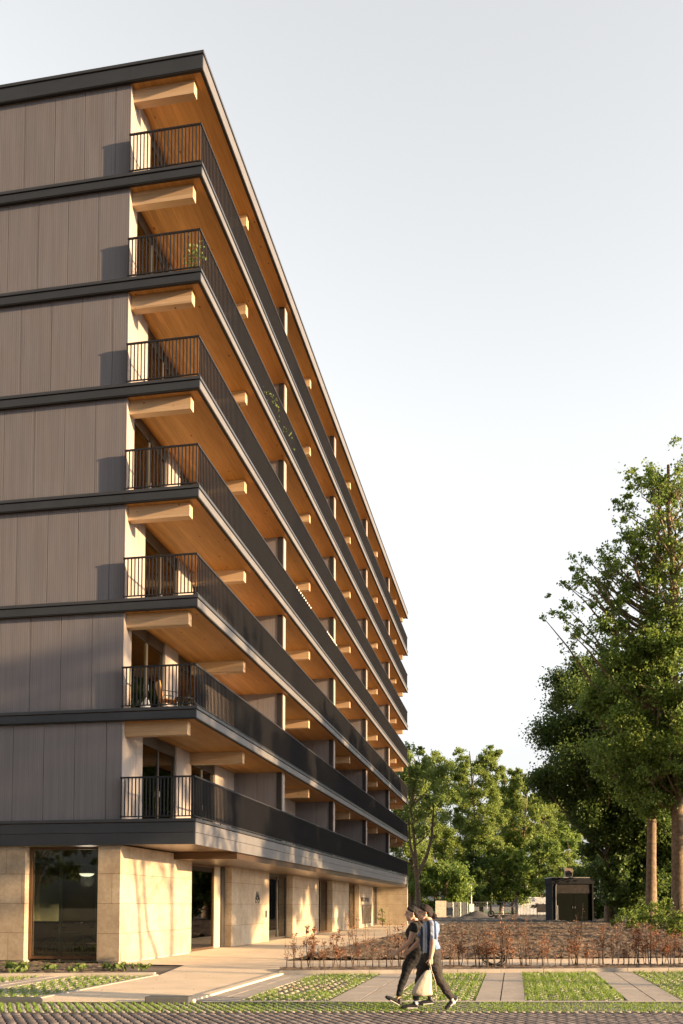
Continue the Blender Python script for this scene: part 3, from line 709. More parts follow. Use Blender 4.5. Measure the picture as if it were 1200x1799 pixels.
for a in (0.5,2.6,4.7):
    g = MB(); g.tube([(0.2*math.cos(a),0.2*math.sin(a),0),(0.08*math.cos(a),0.08*math.sin(a),0.40)], 0.012, 6); g.build('leg', m_chair, e)
m_white = vary('white_cloth', (0.75,0.75,0.75), 0.1, 8, 0.8, 0.2)
g = MB(); g.tube([(0,0,0),(0,0,0.08),(0.01,0,0.25),(0.03,0.01,0.36),(0.02,0,0.42)], [0.12,0.15,0.12,0.06,0.01], 10); o = g.build('laundry_bag', m_white, None, smooth=True)
o.location = (-1.62,0.45,zf2+0.001); tag(o, 'crumpled white bag on the balcony floor behind the railing bars', 'bag')

# ------------------------------------------------------------------ grass (stuff)
def grass_field(name, pts, h, wd, seed, label=None):
    r = np.random.default_rng(seed); n = len(pts)
    hh = h*r.uniform(0.5, 1.4, n); a = r.uniform(0, 2*PI, n); lean = r.normal(0, 0.4, (n,2))*hh[:,None]
    dx = np.cos(a)*wd*0.5; dy = np.sin(a)*wd*0.5
    z = np.full(n, -0.015)
    V = np.empty((n,3,3)); V[:,0] = np.column_stack([pts[:,0]-dx, pts[:,1]-dy, z]); V[:,1] = np.column_stack([pts[:,0]+dx, pts[:,1]+dy, z])
    V[:,2] = np.column_stack([pts[:,0]+lean[:,0], pts[:,1]+lean[:,1], hh])
    o = np_mesh(name, V.reshape(-1,3), np.arange(3*n).reshape(-1,3), M_GRASS)
    return tag(o, label, 'grass', kind='stuff')
gp = []; r = np.random.default_rng(31)
for a, b in grass_bays[:4] + grass_bays[6:8]:
    dens = {8.45: 9500, 6.22: 5500, 3.76: 5500, 11.05: 6000}.get(a, 4500)
    x = r.uniform(a, b, dens); lo = lineB(x)+0.03; hi = lineA(x)-0.02; t = r.uniform(0,1,dens)
    y = lo+(hi-lo)*t
    patch = np.sin(x*5.1+a*3)*np.cos(y*2.3)+np.sin(y*6+x*2)*0.6
    keep = r.uniform(-1.6, 0.9, dens) < patch*0.8 + 0.35
    gx, gy = x[keep], y[keep]
    # gather into cells
    if a < 0: gx = np.round((gx+0.38*gy)/0.134)*0.134 - 0.38*gy + r.normal(0,0.016,len(gx))
    if a == 3.76:
        fr_ = (gy-lineB(gx))/(lineA(gx)-lineB(gx)); worn = (np.abs(fr_-0.42-0.1*np.sin(gx*7)) < 0.17) & (gx < 5.0) & (r.uniform(0,1,len(gx)) < 0.8); gx, gy = gx[~worn], gy[~worn]
    cy = gy if a < 0 else np.round(gy/0.095)*0.095 + r.normal(0,0.018,len(gy)); cx = gx + r.normal(0,0.01,len(gx))
    ok = (cy > lineB(cx)) & (cy < lineA(cx)) & (cx > a) & (cx < b)
    gp.append(np.column_stack([cx[ok], cy[ok]]))
grass_field('bay_grass', np.concatenate(gp), 0.045, 0.012, 32, 'short bright grass growing through the pavers of the parking bays')
n = 30000; u = np.round(r.uniform(-6, 15, n)/0.134)*0.134 - 9 % 0.134; v = r.uniform(0, 1.29, n); rw = np.floor(v/0.64); u = np.round(u/0.134)*0.134 + 0.097 + (0.04*rw) - 0.38*(v-rw*0.64) + r.normal(0,0.017,n)
pt = np.sin(u*3.1)*0.5+np.sin(u*9+v*7)*0.4; k_ = r.uniform(-1,1,n) < pt+0.35; u, v = u[k_], v[k_]
grass_field('strip_grass', np.column_stack([ca*u-sa*v, -10.66+sa*u+ca*v]), 0.022, 0.011, 33, 'thin rows of grass in the paver strip along the road')

M_LITTER = mat_leaf('fallen_leaf', (0.20,0.12,0.06), (0.42,0.30,0.17), 0.1)
r = np.random.default_rng(91); n = 520
lx = np.concatenate([r.uniform(3.8,5.1,200), r.uniform(3.0,13,200), r.uniform(0.5,2.8,40), r.uniform(3.1,13,80)])
ly = np.concatenate([(-9.11+0.21*lx[:200])+(5.3+0.12*lx[:200])*np.clip(r.normal(0.42,0.09,200),0,1), (-1.80+0.357*lx[200:400])-r.uniform(0,1.3,200)*0.9, r.uniform(-8,0,40), (-9.0+0.21*lx[440:])+r.uniform(0,5.0,80)])
V, F = leaf_quads(np.column_stack([lx, ly, np.concatenate([np.full(200,0.018), np.full(200,0.075), np.full(40,0.012), np.full(80,0.02)])]), 0.05, r, 0)
V = V.reshape(-1,4,3); V[:,:,2] = V[:,:1,2]*0 + (V[:,:,2]-V[:,:,2].mean(1,keepdims=True))*0.25 + np.concatenate([np.full(200,0.018), np.full(200,0.075), np.full(40,0.012), np.full(80,0.02)])[:,None]
tag(np_mesh('leaf_litter', V.reshape(-1,3), F, M_LITTER), 'dry brown fallen leaves scattered on the paving bays and bed', 'leaves', kind='stuff')

# ------------------------------------------------------------------ trees
def make_tree(name, label, cat, group, x, y, Ht, tr, crowns, leafm, lsize, seed, lean=(0,0), trunk_top=0.8, limbs=30, fork=None, cstart=0.3, barkm=M_BARK, twigs=0, soft=0.17, sub_=14):
    r = np.random.default_rng(seed)
    e = empty(name, (x,y,0), label, cat, group)
    tk = MB(); nseg = 9; axis = []
    for i in range(nseg+1):
        t = i/nseg; axis.append(Vector((lean[0]*t**1.3+r.normal()*0.05*t*tr*4, lean[1]*t**1.3+r.normal()*0.05*t*tr*4, Ht*trunk_top*t-0.1*(i==0))))
    rad = [tr*(1.25 if i == 0 else 1)*(1-0.85*(i/nseg)) + 0.02 for i in range(nseg+1)]
    tk.tube(axis, rad, 10)
    def ax(z):
        t = max(0, min(0.999, z/(Ht*trunk_top)))*nseg; i = int(t); return axis[i].lerp(axis[i+1], t-i), rad[i]*(1-(t-i))+rad[i+1]*(t-i)
    Cs = []; Vs = []; 
    for (cx, cy, cz, rx, ry, rz, nc, cr, nl) in crowns:
        d = r.normal(size=(nc,3)); d /= np.linalg.norm(d, axis=1)[:,None]; q = r.uniform(0.12,1,nc)**0.45
        c = d*q[:,None]*[rx,ry,rz]+[cx,cy,cz]
        for i in range(nc):
            Cs.append((c[i], cr*r.uniform(0.55,1.3)))
            m_ = int(nl*r.uniform(0.6,1.3)); sub = max(3, m_//sub_)
            sc = r.normal(size=(sub,3)); sc *= (r.uniform(0.2,1,sub)/np.linalg.norm(sc,axis=1))[:,None]; sc *= Cs[-1][1]*np.array([1,1,0.75])
            idx = r.integers(0, sub, m_)
            Vs.append(c[i]+sc[idx]+r.normal(size=(m_,3))*Cs[-1][1]*soft)
    order = r.permutation(len(Cs))[:limbs]
    for i in order:
        c, cr_ = Cs[i]; c = Vector(c); hd = math.hypot(c.x, c.y)
        z0 = max(cstart*Ht*0.8, c.z - hd*r.uniform(0.7,1.2) - 0.4); z0 = min(z0, Ht*trunk_top*0.97)
        p0, r0 = ax(z0); mid = p0.lerp(c, 0.5) + Vector((r.normal()*0.25, r.normal()*0.25, -0.12*hd))
        q1 = p0.lerp(mid, 0.5)+Vector((r.normal()*0.1,r.normal()*0.1,0)); q2 = mid.lerp(c,0.55)+Vector((r.normal()*0.15,r.normal()*0.15,0.1))
        rl = min(r0*0.6, 0.022*(c-p0).length+0.02)
        tk.tube([p0,q1,mid,q2,c], [rl,rl*0.8,rl*0.6,rl*0.4,rl*0.15], 5, cap=False)
        for j in range(twigs):
            d = Vector(r.normal(size=3)); d.z = abs(d.z)*0.7; d.normalize(); s_ = mid.lerp(c, r.uniform(0.1,1)); e2 = s_+d*cr_*r.uniform(0.8,1.7)
            tk.tube([s_, s_.lerp(e2,0.5)+Vector(r.normal(size=3))*0.08, e2], [rl*0.3,rl*0.2,0.008], 4, cap=False)
            mm = 10; Vs.append(np.array(e2)+r.normal(size=(mm,3))*0.22)
    if fork:
        for pts, rr in fork: tk.tube(pts, rr, 8)
    tk.build('trunk', barkm, e, smooth=True)
    V, F = leaf_quads(np.concatenate(Vs), lsize, r); np_mesh('crown', V, F, leafm, e)
    return e
def at(px, d):
    """world position of a point seen at column px of the photograph, d metres away"""
    t = (px-600)/1630.0
    return CAMX + d*(-0.1833+0.983*t), CAMY + d*(0.982+0.183*t)

# poplars in the distance
pops = [(724,128,23.5,'multi stemmed poplar standing right behind the far end of the building'),
        (768,150,28.5,'second poplar from the building with a tall pale crown'),
        (806,163,30,'tall poplar whose pointed tip stands highest above the plank panel'),
        (846,152,29,'poplar with a broad crown above the open fence'),
        (880,170,27,'thin poplar behind the broad one above the fence'),
        (912,156,26,'pale poplar above the white container'),
        (950,160,25.5,'last poplar in the row beside the dense dark tree'),
        (985,165,26,'poplar top peeping between the row and the dense dark tree')]
for i, (px, d, h, lab) in enumerate(pops):
    x, y = at(px, d); r = np.random.default_rng(100+i); hw = 3.6 if i != 0 else 3.0
    crs = [(0,0,h*0.60,hw*1.05,hw*0.9,h*0.34,58,1.15,400),(r.normal()*1.2,0,h*0.82,hw*0.6,hw*0.6,h*0.18,34,0.8,230),(0,0,h*0.32,hw*1.1,hw,h*0.22,34,1.3,330)]
    make_tree('poplar_tree', lab, 'tree', 'poplars behind the building site', x, y, h, 0.30, crs, M_LEAF_LIGHT, 0.30, 200+i, (r.normal()*1.5,0), 0.93, 40, cstart=0.2, soft=0.19, sub_=11)
x, y = at(737, 96)
make_tree('poplar_tree', 'nearest poplar with a pale forked bare trunk beside the far end wall', 'tree', 'poplars behind the building site', x, y, 19.5, 0.30,
    [(0.6,0,13.5,2.8,2.6,4.6,44,0.8,150),(-0.8,0,17.0,1.8,1.8,2.2,14,0.6,110)], M_LEAF_LIGHT, 0.24, 231, (-0.9,0), 0.62, 30, cstart=0.45, soft=0.2,
    fork=[([(-0.2,0,4.6),(0.75,0,6.6),(1.3,0,8.6),(1.5,0,12.0)], [0.22,0.19,0.15,0.06]), ([(-0.2,0,5.0),(-0.9,0,7.6),(-1.1,0,10.5)],[0.17,0.13,0.06])])
# undergrowth trees in front of the poplars
for i, (px, d, h, w_, m_, lab) in enumerate([
        (706,150,9,3.6,M_LEAF_MID,'low bushy tree glimpsed behind the far corner of the building'),
        (785,125,9.0,3.8,M_LEAF_MID,'spreading young maple above the plank panel'),
        (815,146,10,5.0,M_LEAF_DARK,'dark bushy tree behind the closed fence panels'),
        (862,150,13,6.0,M_LEAF_DARK,'dark bushy tree behind the open fence'),
        (900,148,12,5.0,M_LEAF_MID,'olive green bushy tree left of the white container'),
        (948,152,13,6.0,M_LEAF_DARK,'dark bushy tree right behind the white container'),
        (998,140,14,6.0,M_LEAF_MID,'bright bushy tree directly behind the dark shed')]):
    x, y = at(px, d)
    make_tree('bushy_tree', lab, 'tree', 'bushy trees under the poplars', x, y, h, 0.16, [(0,0,h*0.5,w_,w_,h*0.46,44,1.3,250)], m_, 0.40, 300+i, (0,0), 0.8, 12, cstart=0.15)

# big trees at the right
x, y = at(1070, 88)
make_tree('lime_tree', 'dense dark green round tree beside the dark shed', 'tree', None, x, y, 26, 0.45,
    [(-1.0,0,16.8,6.0,5.0,8.6,100,1.45,850),(1.0,0,20.5,4.8,4.2,6.0,46,1.3,760),(3.6,-0.5,7,3.0,3.5,6,50,1.3,700),(-0.3,-0.5,10.0,3.3,3.0,4.0,40,1.2,560)], M_LEAF_DARK, 0.27, 41, trunk_top=0.85, limbs=40, cstart=0.12, soft=0.24, sub_=10)
x, y = at(1120, 96)
make_tree('lime_tree', 'tall dark tree filling the gap behind the two sunlit trunks', 'tree', None, x, y, 27, 0.45,
    [(0,0,15,6.5,5.5,10.5,90,1.6,520)], M_LEAF_DARK, 0.38, 42, trunk_top=0.85, limbs=30, cstart=0.12)
x, y = at(1215, 100)
make_tree('lime_tree', 'dark tree at the right edge behind the thick trunk', 'tree', None, x, y, 26, 0.45,
    [(0,0,14,6.5,5.5,12,90,1.6,480)], M_LEAF_DARK, 0.40, 43, trunk_top=0.85, limbs=24, cstart=0.1)
for i, (px, d, h, lab) in enumerate([(1104,85,7,'dark understorey bush right of the dark shed'),(1128,86,7,'dark understorey bush between the two trunks'),(1172,86,8,'dark understorey bush behind the thick trunk'),(1055,104,8,'dark understorey bush behind the dark shed')]):
    x, y = at(px, d)
    make_tree('understorey_bush', lab, 'bush', 'bushes under the big trees', x, y, h, 0.10, [(0,0,h*0.5,3.2,3,h*0.5,30,1.2,300)], M_LEAF_DARK, 0.34, 320+i, (0,0), 0.8, 10, cstart=0.1)
# near tall tree with slender sunlit trunk
x, y = at(1143, 75)
make_tree('ash_tree', 'tall open tree with the slender leaning sunlit trunk', 'tree', None, x, y, 39, 0.42,
    [(-0.5,0,17,5.5,4,7,95,1.05,420),(-4.6,0,26.6,4.0,3,4.4,70,0.42,46),(-2.0,0,29.8,2.6,2.6,3.0,46,0.42,46),(0.1,0,33.0,2.9,3,5.8,84,0.45,52),(-0.2,0,22.5,5.0,3.6,4.6,60,0.8,170),(0.8,-1,11.5,3.6,3,3.0,34,0.8,260)], M_LEAF_MID, 0.245, 51, (1.1,0), 0.95, 170, fork=[([(0.6,0,18),(-1.2,-1,21),(-2.4,-1.2,23.5),(-3.2,-1,27),(-4.2,-1,28.5)], [0.17,0.14,0.11,0.07,0.03]), ([(0.7,0,22),(2.2,-1,24.5),(2.0,-1,29),(1.0,-1,33),(1.2,-1,36.5)], [0.22,0.19,0.15,0.09,0.03]), ([(1.0,0,25),(-0.6,-1,27.5),(-1.2,-1,30.5),(-2.2,-1,32.5)],[0.12,0.10,0.07,0.03])], cstart=0.33, twigs=5, soft=0.30, sub_=6)
x, y = at(1194, 73)
make_tree('ash_tree', 'tall open tree with the thick trunk cut by the right edge', 'tree', None, x, y, 39, 0.62,
    [(0,0,18,5.0,4,8,80,1.1,380),(0.4,0,31.5,4.0,3.4,7.4,100,0.55,70),(-0.5,-1,12,3.2,3,3.0,26,0.8,260)], M_LEAF_MID, 0.245, 52, (-0.4,0), 0.95, 120, cstart=0.30, twigs=5, soft=0.28, sub_=6)

# trees outside the frame on the right, whose shadows fall on the lower storeys
off = make_tree('park_tree', 'leafy park tree beyond the right edge shading the lower storeys', 'tree', 'park trees beyond the right edge', 38, 22, 17, 0.28,
    [(0,0,12.1,4.6,4.6,4.8,68,1.2,290)], M_LEAF_MID, 0.36, 61, trunk_top=0.85, limbs=24, cstart=0.3)
for i, (x, y, sc, rz) in enumerate([(37,13.5,0.98,1.0),(40,30,1.04,2.1),(37,38,1.0,3.3),(41,46,1.05,4.4),(46,18,1.08,5.0),(48,34,1.1,0.4),(47,26,1.06,2.9),(41,5,0.90,3.9)]):
    c = copy_tree(off); c.location = (x,y,0); c.scale = (sc,sc,sc); c.rotation_euler = (0,0,rz)
hi_ = make_tree('park_tree', 'tall park tree with a high thin crown beyond the right edge', 'tree', 'park trees beyond the right edge', 43, -3.2, 19, 0.22,
    [(0,0,14.6,3.6,4.4,3.6,34,0.9,120)], M_LEAF_MID, 0.30, 63, trunk_top=0.85, limbs=18, cstart=0.5)
c = copy_tree(hi_); c.location = (54,-10.5,0); c.scale = (1.05,1.05,1.0); c.rotation_euler = (0,0,2)
# the park on the other side of the road, behind the photographer; it shows in the glass
back = make_tree('roadside_tree', 'roadside tree across the road mirrored in the ground floor glass', 'tree', 'roadside trees across the road', -30, -62, 15, 0.28,
    [(0,0,9.0,4.6,4.6,5.6,50,1.4,130)], M_LEAF_DARK, 0.50, 62, trunk_top=0.85, limbs=16, cstart=0.3)
for i, (x, y, sc, rz) in enumerate([(-20,-66,1.1,1.0),(-11,-60,0.95,2.0),(-2,-64,1.05,3.0),(7,-61,1.0,4.0),(16,-66,1.1,5.0),(-40,-64,1.05,0.5),(-50,-60,1.0,1.4)]):
    c = copy_tree(back); c.location = (x,y,0); c.scale = (sc,sc,sc); c.rotation_euler = (0,0,rz)
# slender bare-stemmed tree throwing its branch shadow on the first stone wall
make_tree('park_tree', 'slender crooked park tree beyond the right edge near the path', 'tree', 'park trees beyond the right edge', 26, -2.2, 10, 0.13,
    [(0,0,8.6,1.8,2.2,1.6,14,0.7,90)], M_LEAF_MID, 0.20, 71, (0,-1.5), 0.9, 12, cstart=0.5,
    fork=[([(0,0.9,3.6),(0,0.55,4.6),(0,-0.2,5.4),(0,-0.5,6.6),(0,-0.45,8.0)], [0.10,0.10,0.09,0.07,0.04]), ([(0,2.0,2.4),(0,1.4,3.0),(0,0.9,3.6)],[0.13,0.12,0.10])])

# ------------------------------------------------------------------ beech hedge: single plants
def beech(seed, h, dens):
    r = np.random.default_rng(seed); e = empty('beech_plant', (0,0,0)); st_ = MB(); Cs = []
    for s_ in range(2 + (seed % 2)):
        top = Vector((r.normal()*0.10, r.normal()*0.08, h*r.uniform(0.75,1.0))); b0 = Vector((r.normal()*0.02, r.normal()*0.02, -0.02))
        pts = [b0, b0.lerp(top,0.33)+Vector((r.normal()*0.02,r.normal()*0.02,0)), b0.lerp(top,0.66)+Vector((r.normal()*0.025,r.normal()*0.02,0)), top]
        st_.tube(pts, [0.012,0.009,0.006,0.003], 5)
        for j in range(9):
            t = r.uniform(0.28,0.95); p = b0.lerp(top, t); d = Vector((r.normal(), r.normal(), abs(r.normal())*0.9+0.3)).normalized(); ln = r.uniform(0.10,0.26)*(1.15-t)
            q = p + d*ln; st_.tube([p,q], [0.004,0.002], 3)
            m_ = int(dens*r.uniform(0.3,1.5))
            Cs.append(np.array(p)[None] + (np.array(q-p)[None])*r.uniform(0.3,1.1,(m_,1)) + r.normal(size=(m_,3))*0.025)
    st_.build('stem', M_TWIG, e)
    V, F = leaf_quads(np.concatenate(Cs), 0.042, r); np_mesh('foliage', V, F, M_LEAF_BROWN, e)
    return e
protos = [beech(401,0.90,12), beech(402,1.05,20), beech(403,1.2,7), beech(404,0.8,4), beech(405,1.6,4), beech(406,1.0,30)]
used = [False]*len(protos)
labs = ['bushy knee high beech plant with coppery leaves in the hedge row', 'full rust leaved beech plant in the hedge row behind the kerb', 'slim taller beech plant with scattered brown leaves in the hedge row',
        'short beech plant with few dry leaves in the hedge row', 'tall bare beech whip sticking out above the hedge row', 'densest beech plant with thick coppery leaves in the hedge row']
r = np.random.default_rng(77); xs = np.arange(2.80, 13.6, 0.155)
for i, x in enumerate(xs):
    k = int(r.choice(6, p=[0.22,0.12,0.24,0.24,0.11,0.07])); x_ = x + r.normal()*0.03; yy = lineP1(x_) - 0.42 + r.normal()*0.06 + (0.12 if i % 2 else -0.05)
    o = copy_tree(protos[k]) if used[k] else protos[k]; used[k] = True
    tag(o, labs[k], 'hedge plant', 'young beech plants of the hedge row'); s_ = r.uniform(0.72,1.18)
    o.location = (x_, yy, 0.04); o.rotation_euler = (0,0,r.uniform(0,6.28)); o.scale = (s_,s_,s_)
for k in range(6):
    if not used[k]: tag(protos[k], labs[k], 'hedge plant', 'young beech plants of the hedge row'); protos[k].location = (13.9, lineP1(13.9)-0.4, 0.04)
# low plants in the left bed
bedlab = 'small yellow green ground plant in the narrow bed under the left window'
pl0 = None
for i in range(16):
    x = -5.9+i*0.36+random.uniform(-0.1,0.1); y = lineA(x)+0.6+random.uniform(-0.25,0.9)
    if x > -0.9: y = min(y, -2.4)
    if pl0 is None:
        e = empty('bed_plant', (x,y,0.02), bedlab, 'plant', 'small plants in the left bed')
        rr = np.random.default_rng(5); C = rr.normal(size=(46,3))*[0.10,0.10,0.045]+[0,0,0.12]; V, F = leaf_quads(C, 0.10, rr); np_mesh('leaves', V, F, M_LEAF_PLANT, e)
        g = MB()
        for j in range(6): g.tube([(0,0,0),(rr.normal()*0.06,rr.normal()*0.06,0.14)], 0.004, 3)
        g.build('stem', M_TWIG, e); pl0 = e
    else:
        e = copy_tree(pl0); e.location = (x,y,0.02); e.rotation_euler = (0,0,random.uniform(0,6)); s_ = random.uniform(0.7,1.5); e.scale = (s_,s_,s_)
# green shrubs at the foot of the big trees
for i, (px, d, h, lab) in enumerate([(1105,62,1.5,'low leafy shrub left of the slender trunk'),(1150,58,1.9,'bright green shrub at the foot of the slender trunk'),(1192,46,2.2,'bright green shrub at the right edge behind the hedge')]):
    x, y = at(px, d)
    make_tree('leafy_shrub', lab, 'shrub', 'green shrubs behind the hedge', x, y, h, 0.03, [(0,0,h*0.5,1.2,1.0,h*0.45,16,0.42,120)], M_LEAF_MID, 0.13, 340+i, (0,0), 0.8, 12, cstart=0.1, barkm=M_TWIG)
# climber by the far display case
x, y = (-1.6, 46.8)
make_tree('climbing_shrub', 'small climbing shrub by the dark doorway at the far end of the facade', 'shrub', None, x, y, 1.6, 0.02, [(0,0,0.9,0.35,0.6,0.6,10,0.22,40)], M_LEAF_PLANT, 0.10, 360, (0,0), 0.8, 8, cstart=0.1, barkm=M_TWIG)

# hose coil by the hedge
x0, y0 = 7.75, lineP1(7.75)-0.10
g = MB(); pts = []
for i in range(0, 200):
    a = i*0.2; rr = 0.20+0.05*math.sin(a*0.37)+0.03*math.sin(a*1.3); pts.append((rr*math.cos(a)*1.25, 0.05*math.sin(a*0.8)-0.02+0.03*math.cos(a*0.31), 0.22+rr*math.sin(a)*0.85))
g.tube(pts, 0.011, 6); o = g.build('hose_coil', mat('black_hose', (0.015,0.015,0.015), 0.5), None, smooth=True); o.location = (x0,y0,0.03)
tag(o, 'coil of thin black hose lying against the hedge stems', 'hose')

# ------------------------------------------------------------------ far site objects
m_shed = vary('shed_cladding', (0.026,0.028,0.033), 0.15, 2, 0.9, 0.1, spec=0.1); m_shed2 = vary('shed_weathered_board', (0.045,0.042,0.043), 0.35, 5, 0.9, 0.2, spec=0.1)
x0, y0 = at(970,93); x1, y1 = at(1043,93); wS = math.hypot(x1-x0,y1-y0)
sh = empty('transformer_shed', (x0,y0,0), 'small dark flat roofed shed with a weathered panel over its double door', 'shed', rz=math.atan2(y1-y0,x1-x0))
hS = 4.35
g = MB(); g.box(0,0.45,0,3,0,hS-0.6); g.box(wS-0.16,wS,0,3,0,hS-0.6); g.box(0.46,wS-0.17,0.6,3,0,hS-0.6); g.build('wall', m_shed, sh)
g = MB(); g.box(-0.06,wS+0.06,-0.08,3.1,hS-0.595,hS); rf_ = g.build('roof', m_shed, sh)
g = MB(); g.box(-0.08,wS+0.08,-0.10,3.12,hS+0.001,hS+0.07); g.build('roof_edge', vary('zinc_edge', (0.5,0.5,0.52), 0.1, 3, 0.4, 0, metal=0.5), rf_)
g = MB(); g.box(0.47,wS-0.18,0.10,0.59,hS-1.55,hS-0.61); g.build('panel', m_shed2, sh)
for a, b in ((0.49, wS/2+0.1), (wS/2+0.13, wS-0.19)):
    g = MB(); g.box(a,b,0.14,0.20,0.05,hS-1.56)
    for q in range(1,10): g.box(a+0.02,b-0.02,0.125,0.139,0.1+q*0.25,0.12+q*0.25)
    dd = g.build('door', mat('shed_door', (0.009,0.011,0.009), 0.95, 0, 0.05), sh)
    g = MB(); g.box((b-0.14) if a < 1 else (a+0.08), (b-0.08) if a < 1 else (a+0.14), 0.08, 0.11, 1.3, 1.5); g.build('handle', mat_steel, dd)
g = MB(); g.tube([(0.36,-0.05,0.1),(0.36,-0.05,hS-0.9),(0.44,-0.05,hS-0.62)], 0.045, 8); g.tube([(0.52,-0.05,0.1),(0.52,-0.05,1.6)], 0.04, 8); g.build('drainpipe', mat_steel, sh)
m_wht = vary('white_paint_metal', (0.76,0.78,0.82), 0.12, 1.5, 0.6, 0.05)
vb = empty('roof_vent', (*at(999,94),hS+0.07), 'small pale box with a dark hooded vent on top of the dark shed', 'vent')
g = MB(); g.box(-0.38,0.40,-0.35,0.35,0.22,0.95); g.build('box', vary('pinkish_board', (0.55,0.42,0.38), 0.15, 4, 0.7, 0), vb)
g = MB(); g.box(-0.35,-0.2,-0.3,0.3,0.0,0.219); g.box(0.22,0.37,-0.3,0.3,0.0,0.219); g.build('foot', m_wht, vb)
g = MB(); g.prism([(-0.30,-0.62),(0.34,-0.62),(0.34,-0.36),(-0.30,-0.36)], 0.05, 0.42); g.add([(-0.34,-0.64,0.42),(0.38,-0.64,0.42),(0.38,-0.355,0.42),(-0.34,-0.355,0.42),(0.02,-0.64,0.70),(0.02,-0.355,0.70)], [(0,1,4),(3,5,2),(0,4,5,3),(1,2,5,4)]); g.build('hood', M_TRIM, vb)

def rot_at(px0, px1, d0, d1=None):
    a = at(px0,d0); b = at(px1,d1 or d0); return a, math.atan2(b[1]-a[1], b[0]-a[0]), math.hypot(b[0]-a[0], b[1]-a[1])
(a, rz, ln) = rot_at(910, 975, 146)
co = empty('container', (*a,0.0), 'white corrugated site container with black graffiti', 'container', rz=rz)
g = MB(); nco = 26; dx = ln/nco
for i in range(nco): g.box(i*dx, i*dx+dx*0.5, -0.14, 0.0, 0.15, 2.7)
g.box(0,ln,0.001,2.4,0.1,2.75); g.build('body', m_wht, co)
g = MB(); g.box(-0.02,ln+0.02,-0.07,2.42,2.751,2.87); g.build('roof_edge', m_wht, co)
g = MB()
rr = np.random.default_rng(3)
for i in range(9):
    x = 2.3+i*0.3; p = [(x+rr.uniform(-0.2,0.2),-0.16,1.1+rr.uniform(0,0.3)),(x+rr.uniform(-0.1,0.3),-0.16,1.5+rr.uniform(-0.2,0.4)),(x+rr.uniform(0,0.4),-0.16,1.2+rr.uniform(0,0.7))]
    g.tube(p, [0.09,0.15,0.05], 5)
g.build('graffiti', M_BLACK, co)
# small dark information board in front of the container
(a, rz, ln) = rot_at(943, 962, 118)
e = empty('notice_board', (*a,0.0), 'grey boarded stand with two legs in front of the container', 'board', rz=rz)
g = MB(); g.box(0,ln,-0.03,0.03,0.7,1.75); g.build('board', m_shed2, e)
for q in (0.08, ln-0.08): g = MB(); g.box(q-0.04,q+0.04,-0.04,0.04,0,0.699); g.build('leg', m_shed2, e)
# fences
m_galv = mat('galvanised', (0.38,0.39,0.40), 0.5, 0.6)
def mesh_fence(px0, px1, d, label, n=3, closed=False, h=2.0):
    (a, rz, ln) = rot_at(px0, px1, d)
    e = empty('site_fence', (*a,0), label, 'fence', 'temporary site fences', rz=rz)
    pw = ln/n
    for i in range(n):
        g = MB(); x0_, x1_ = i*pw+0.04, (i+1)*pw-0.04
        for xx in (x0_, x1_): g.tube([(xx,0,0.05),(xx,0,h)], 0.03, 6)
        for zz in (0.15, h-0.05): g.tube([(x0_,0,zz),(x1_,0,zz)], 0.025, 6)
        k_ = int((x1_-x0_)/0.25)
        for q in range(1,k_): g.tube([(x0_+(x1_-x0_)*q/k_,0,0.15),(x0_+(x1_-x0_)*q/k_,0,h-0.05)], 0.008, 3)
        for q in range(1,7): g.tube([(x0_,0,0.15+q*(h-0.2)/7),(x1_,0,0.15+q*(h-0.2)/7)], 0.006, 3)
        p_ = g.build('panel', m_galv, e)
        if closed:
            g = MB(); g.box(x0_+0.03,x1_-0.03,0.012,0.03,0.2,h-0.1); g.build('screen', vary('fence_cloth', (0.16,0.17,0.17), 0.15, 1, 0.8, 0), p_)
        g = MB(); g.box(i*pw-0.15,i*pw+0.15,-0.3,0.3,0.0,0.14); g.build('foot', M_CONC, e)
mesh_fence(783, 822, 122, 'fence panels hung with dark cloth beside the plank panel', 3, True)
mesh_fence(828, 912, 140, 'open wire fence panels left of the white container', 3, False, 2.1)
(a, rz, ln) = rot_at(765, 784, 119, 121)
e = empty('hoarding_panel', (*a,0), 'pale wooden plank panel standing at the end of the cloth covered fence', 'panel', rz=rz)
m_plk = vary('plank_wood', (0.22,0.18,0.14), 0.3, 3, 0.8, 0.1); g = MB(); nn = 7
for i in range(nn): g.box(i*ln/nn+0.01,(i+1)*ln/nn-0.01,-0.02,0.02,0.02,2.15)
g.build('board', m_plk, e); g = MB(); g.box(0,ln,0.021,0.07,0.4,0.5); g.box(0,ln,0.021,0.07,1.6,1.7); g.build('batten', m_plk, e)
(a, rz, ln) = rot_at(824.5, 833, 121)
e = empty('site_sign', (*a,0), 'small white sign board beside the thin grey post', 'sign', rz=rz)
g = MB(); g.box(0,ln,-0.02,0.02,0.75,1.75); g.build('board', m_wht, e)
for q in (0.05, ln-0.05): g = MB(); g.box(q-0.03,q+0.03,0.021,0.06,0,1.7); g.build('leg', m_galv, e)
(a, rz, ln) = rot_at(828, 832, 124)
e = empty('lamp_post', (*a,0), 'thin grey post with a small camera head above the white sign', 'post')
g = MB(); g.tube([(0,0,0),(0,0,4.3)], [0.10,0.07], 8); g.build('pole', m_galv, e); g = MB(); g.box(-0.25,0.25,-0.15,0.15,4.301,4.5); g.build('head', m_galv, e)
(a, rz, ln) = rot_at(926, 928, 150)
g = MB(); g.tube([(0,0,0),(0,0,4.9)], [0.09,0.06], 8); o = g.build('flag_pole', m_galv); o.location = (*a,0); tag(o, 'plain pale pole rising behind the white container', 'pole')
g = MB(); rr = np.random.default_rng(9)
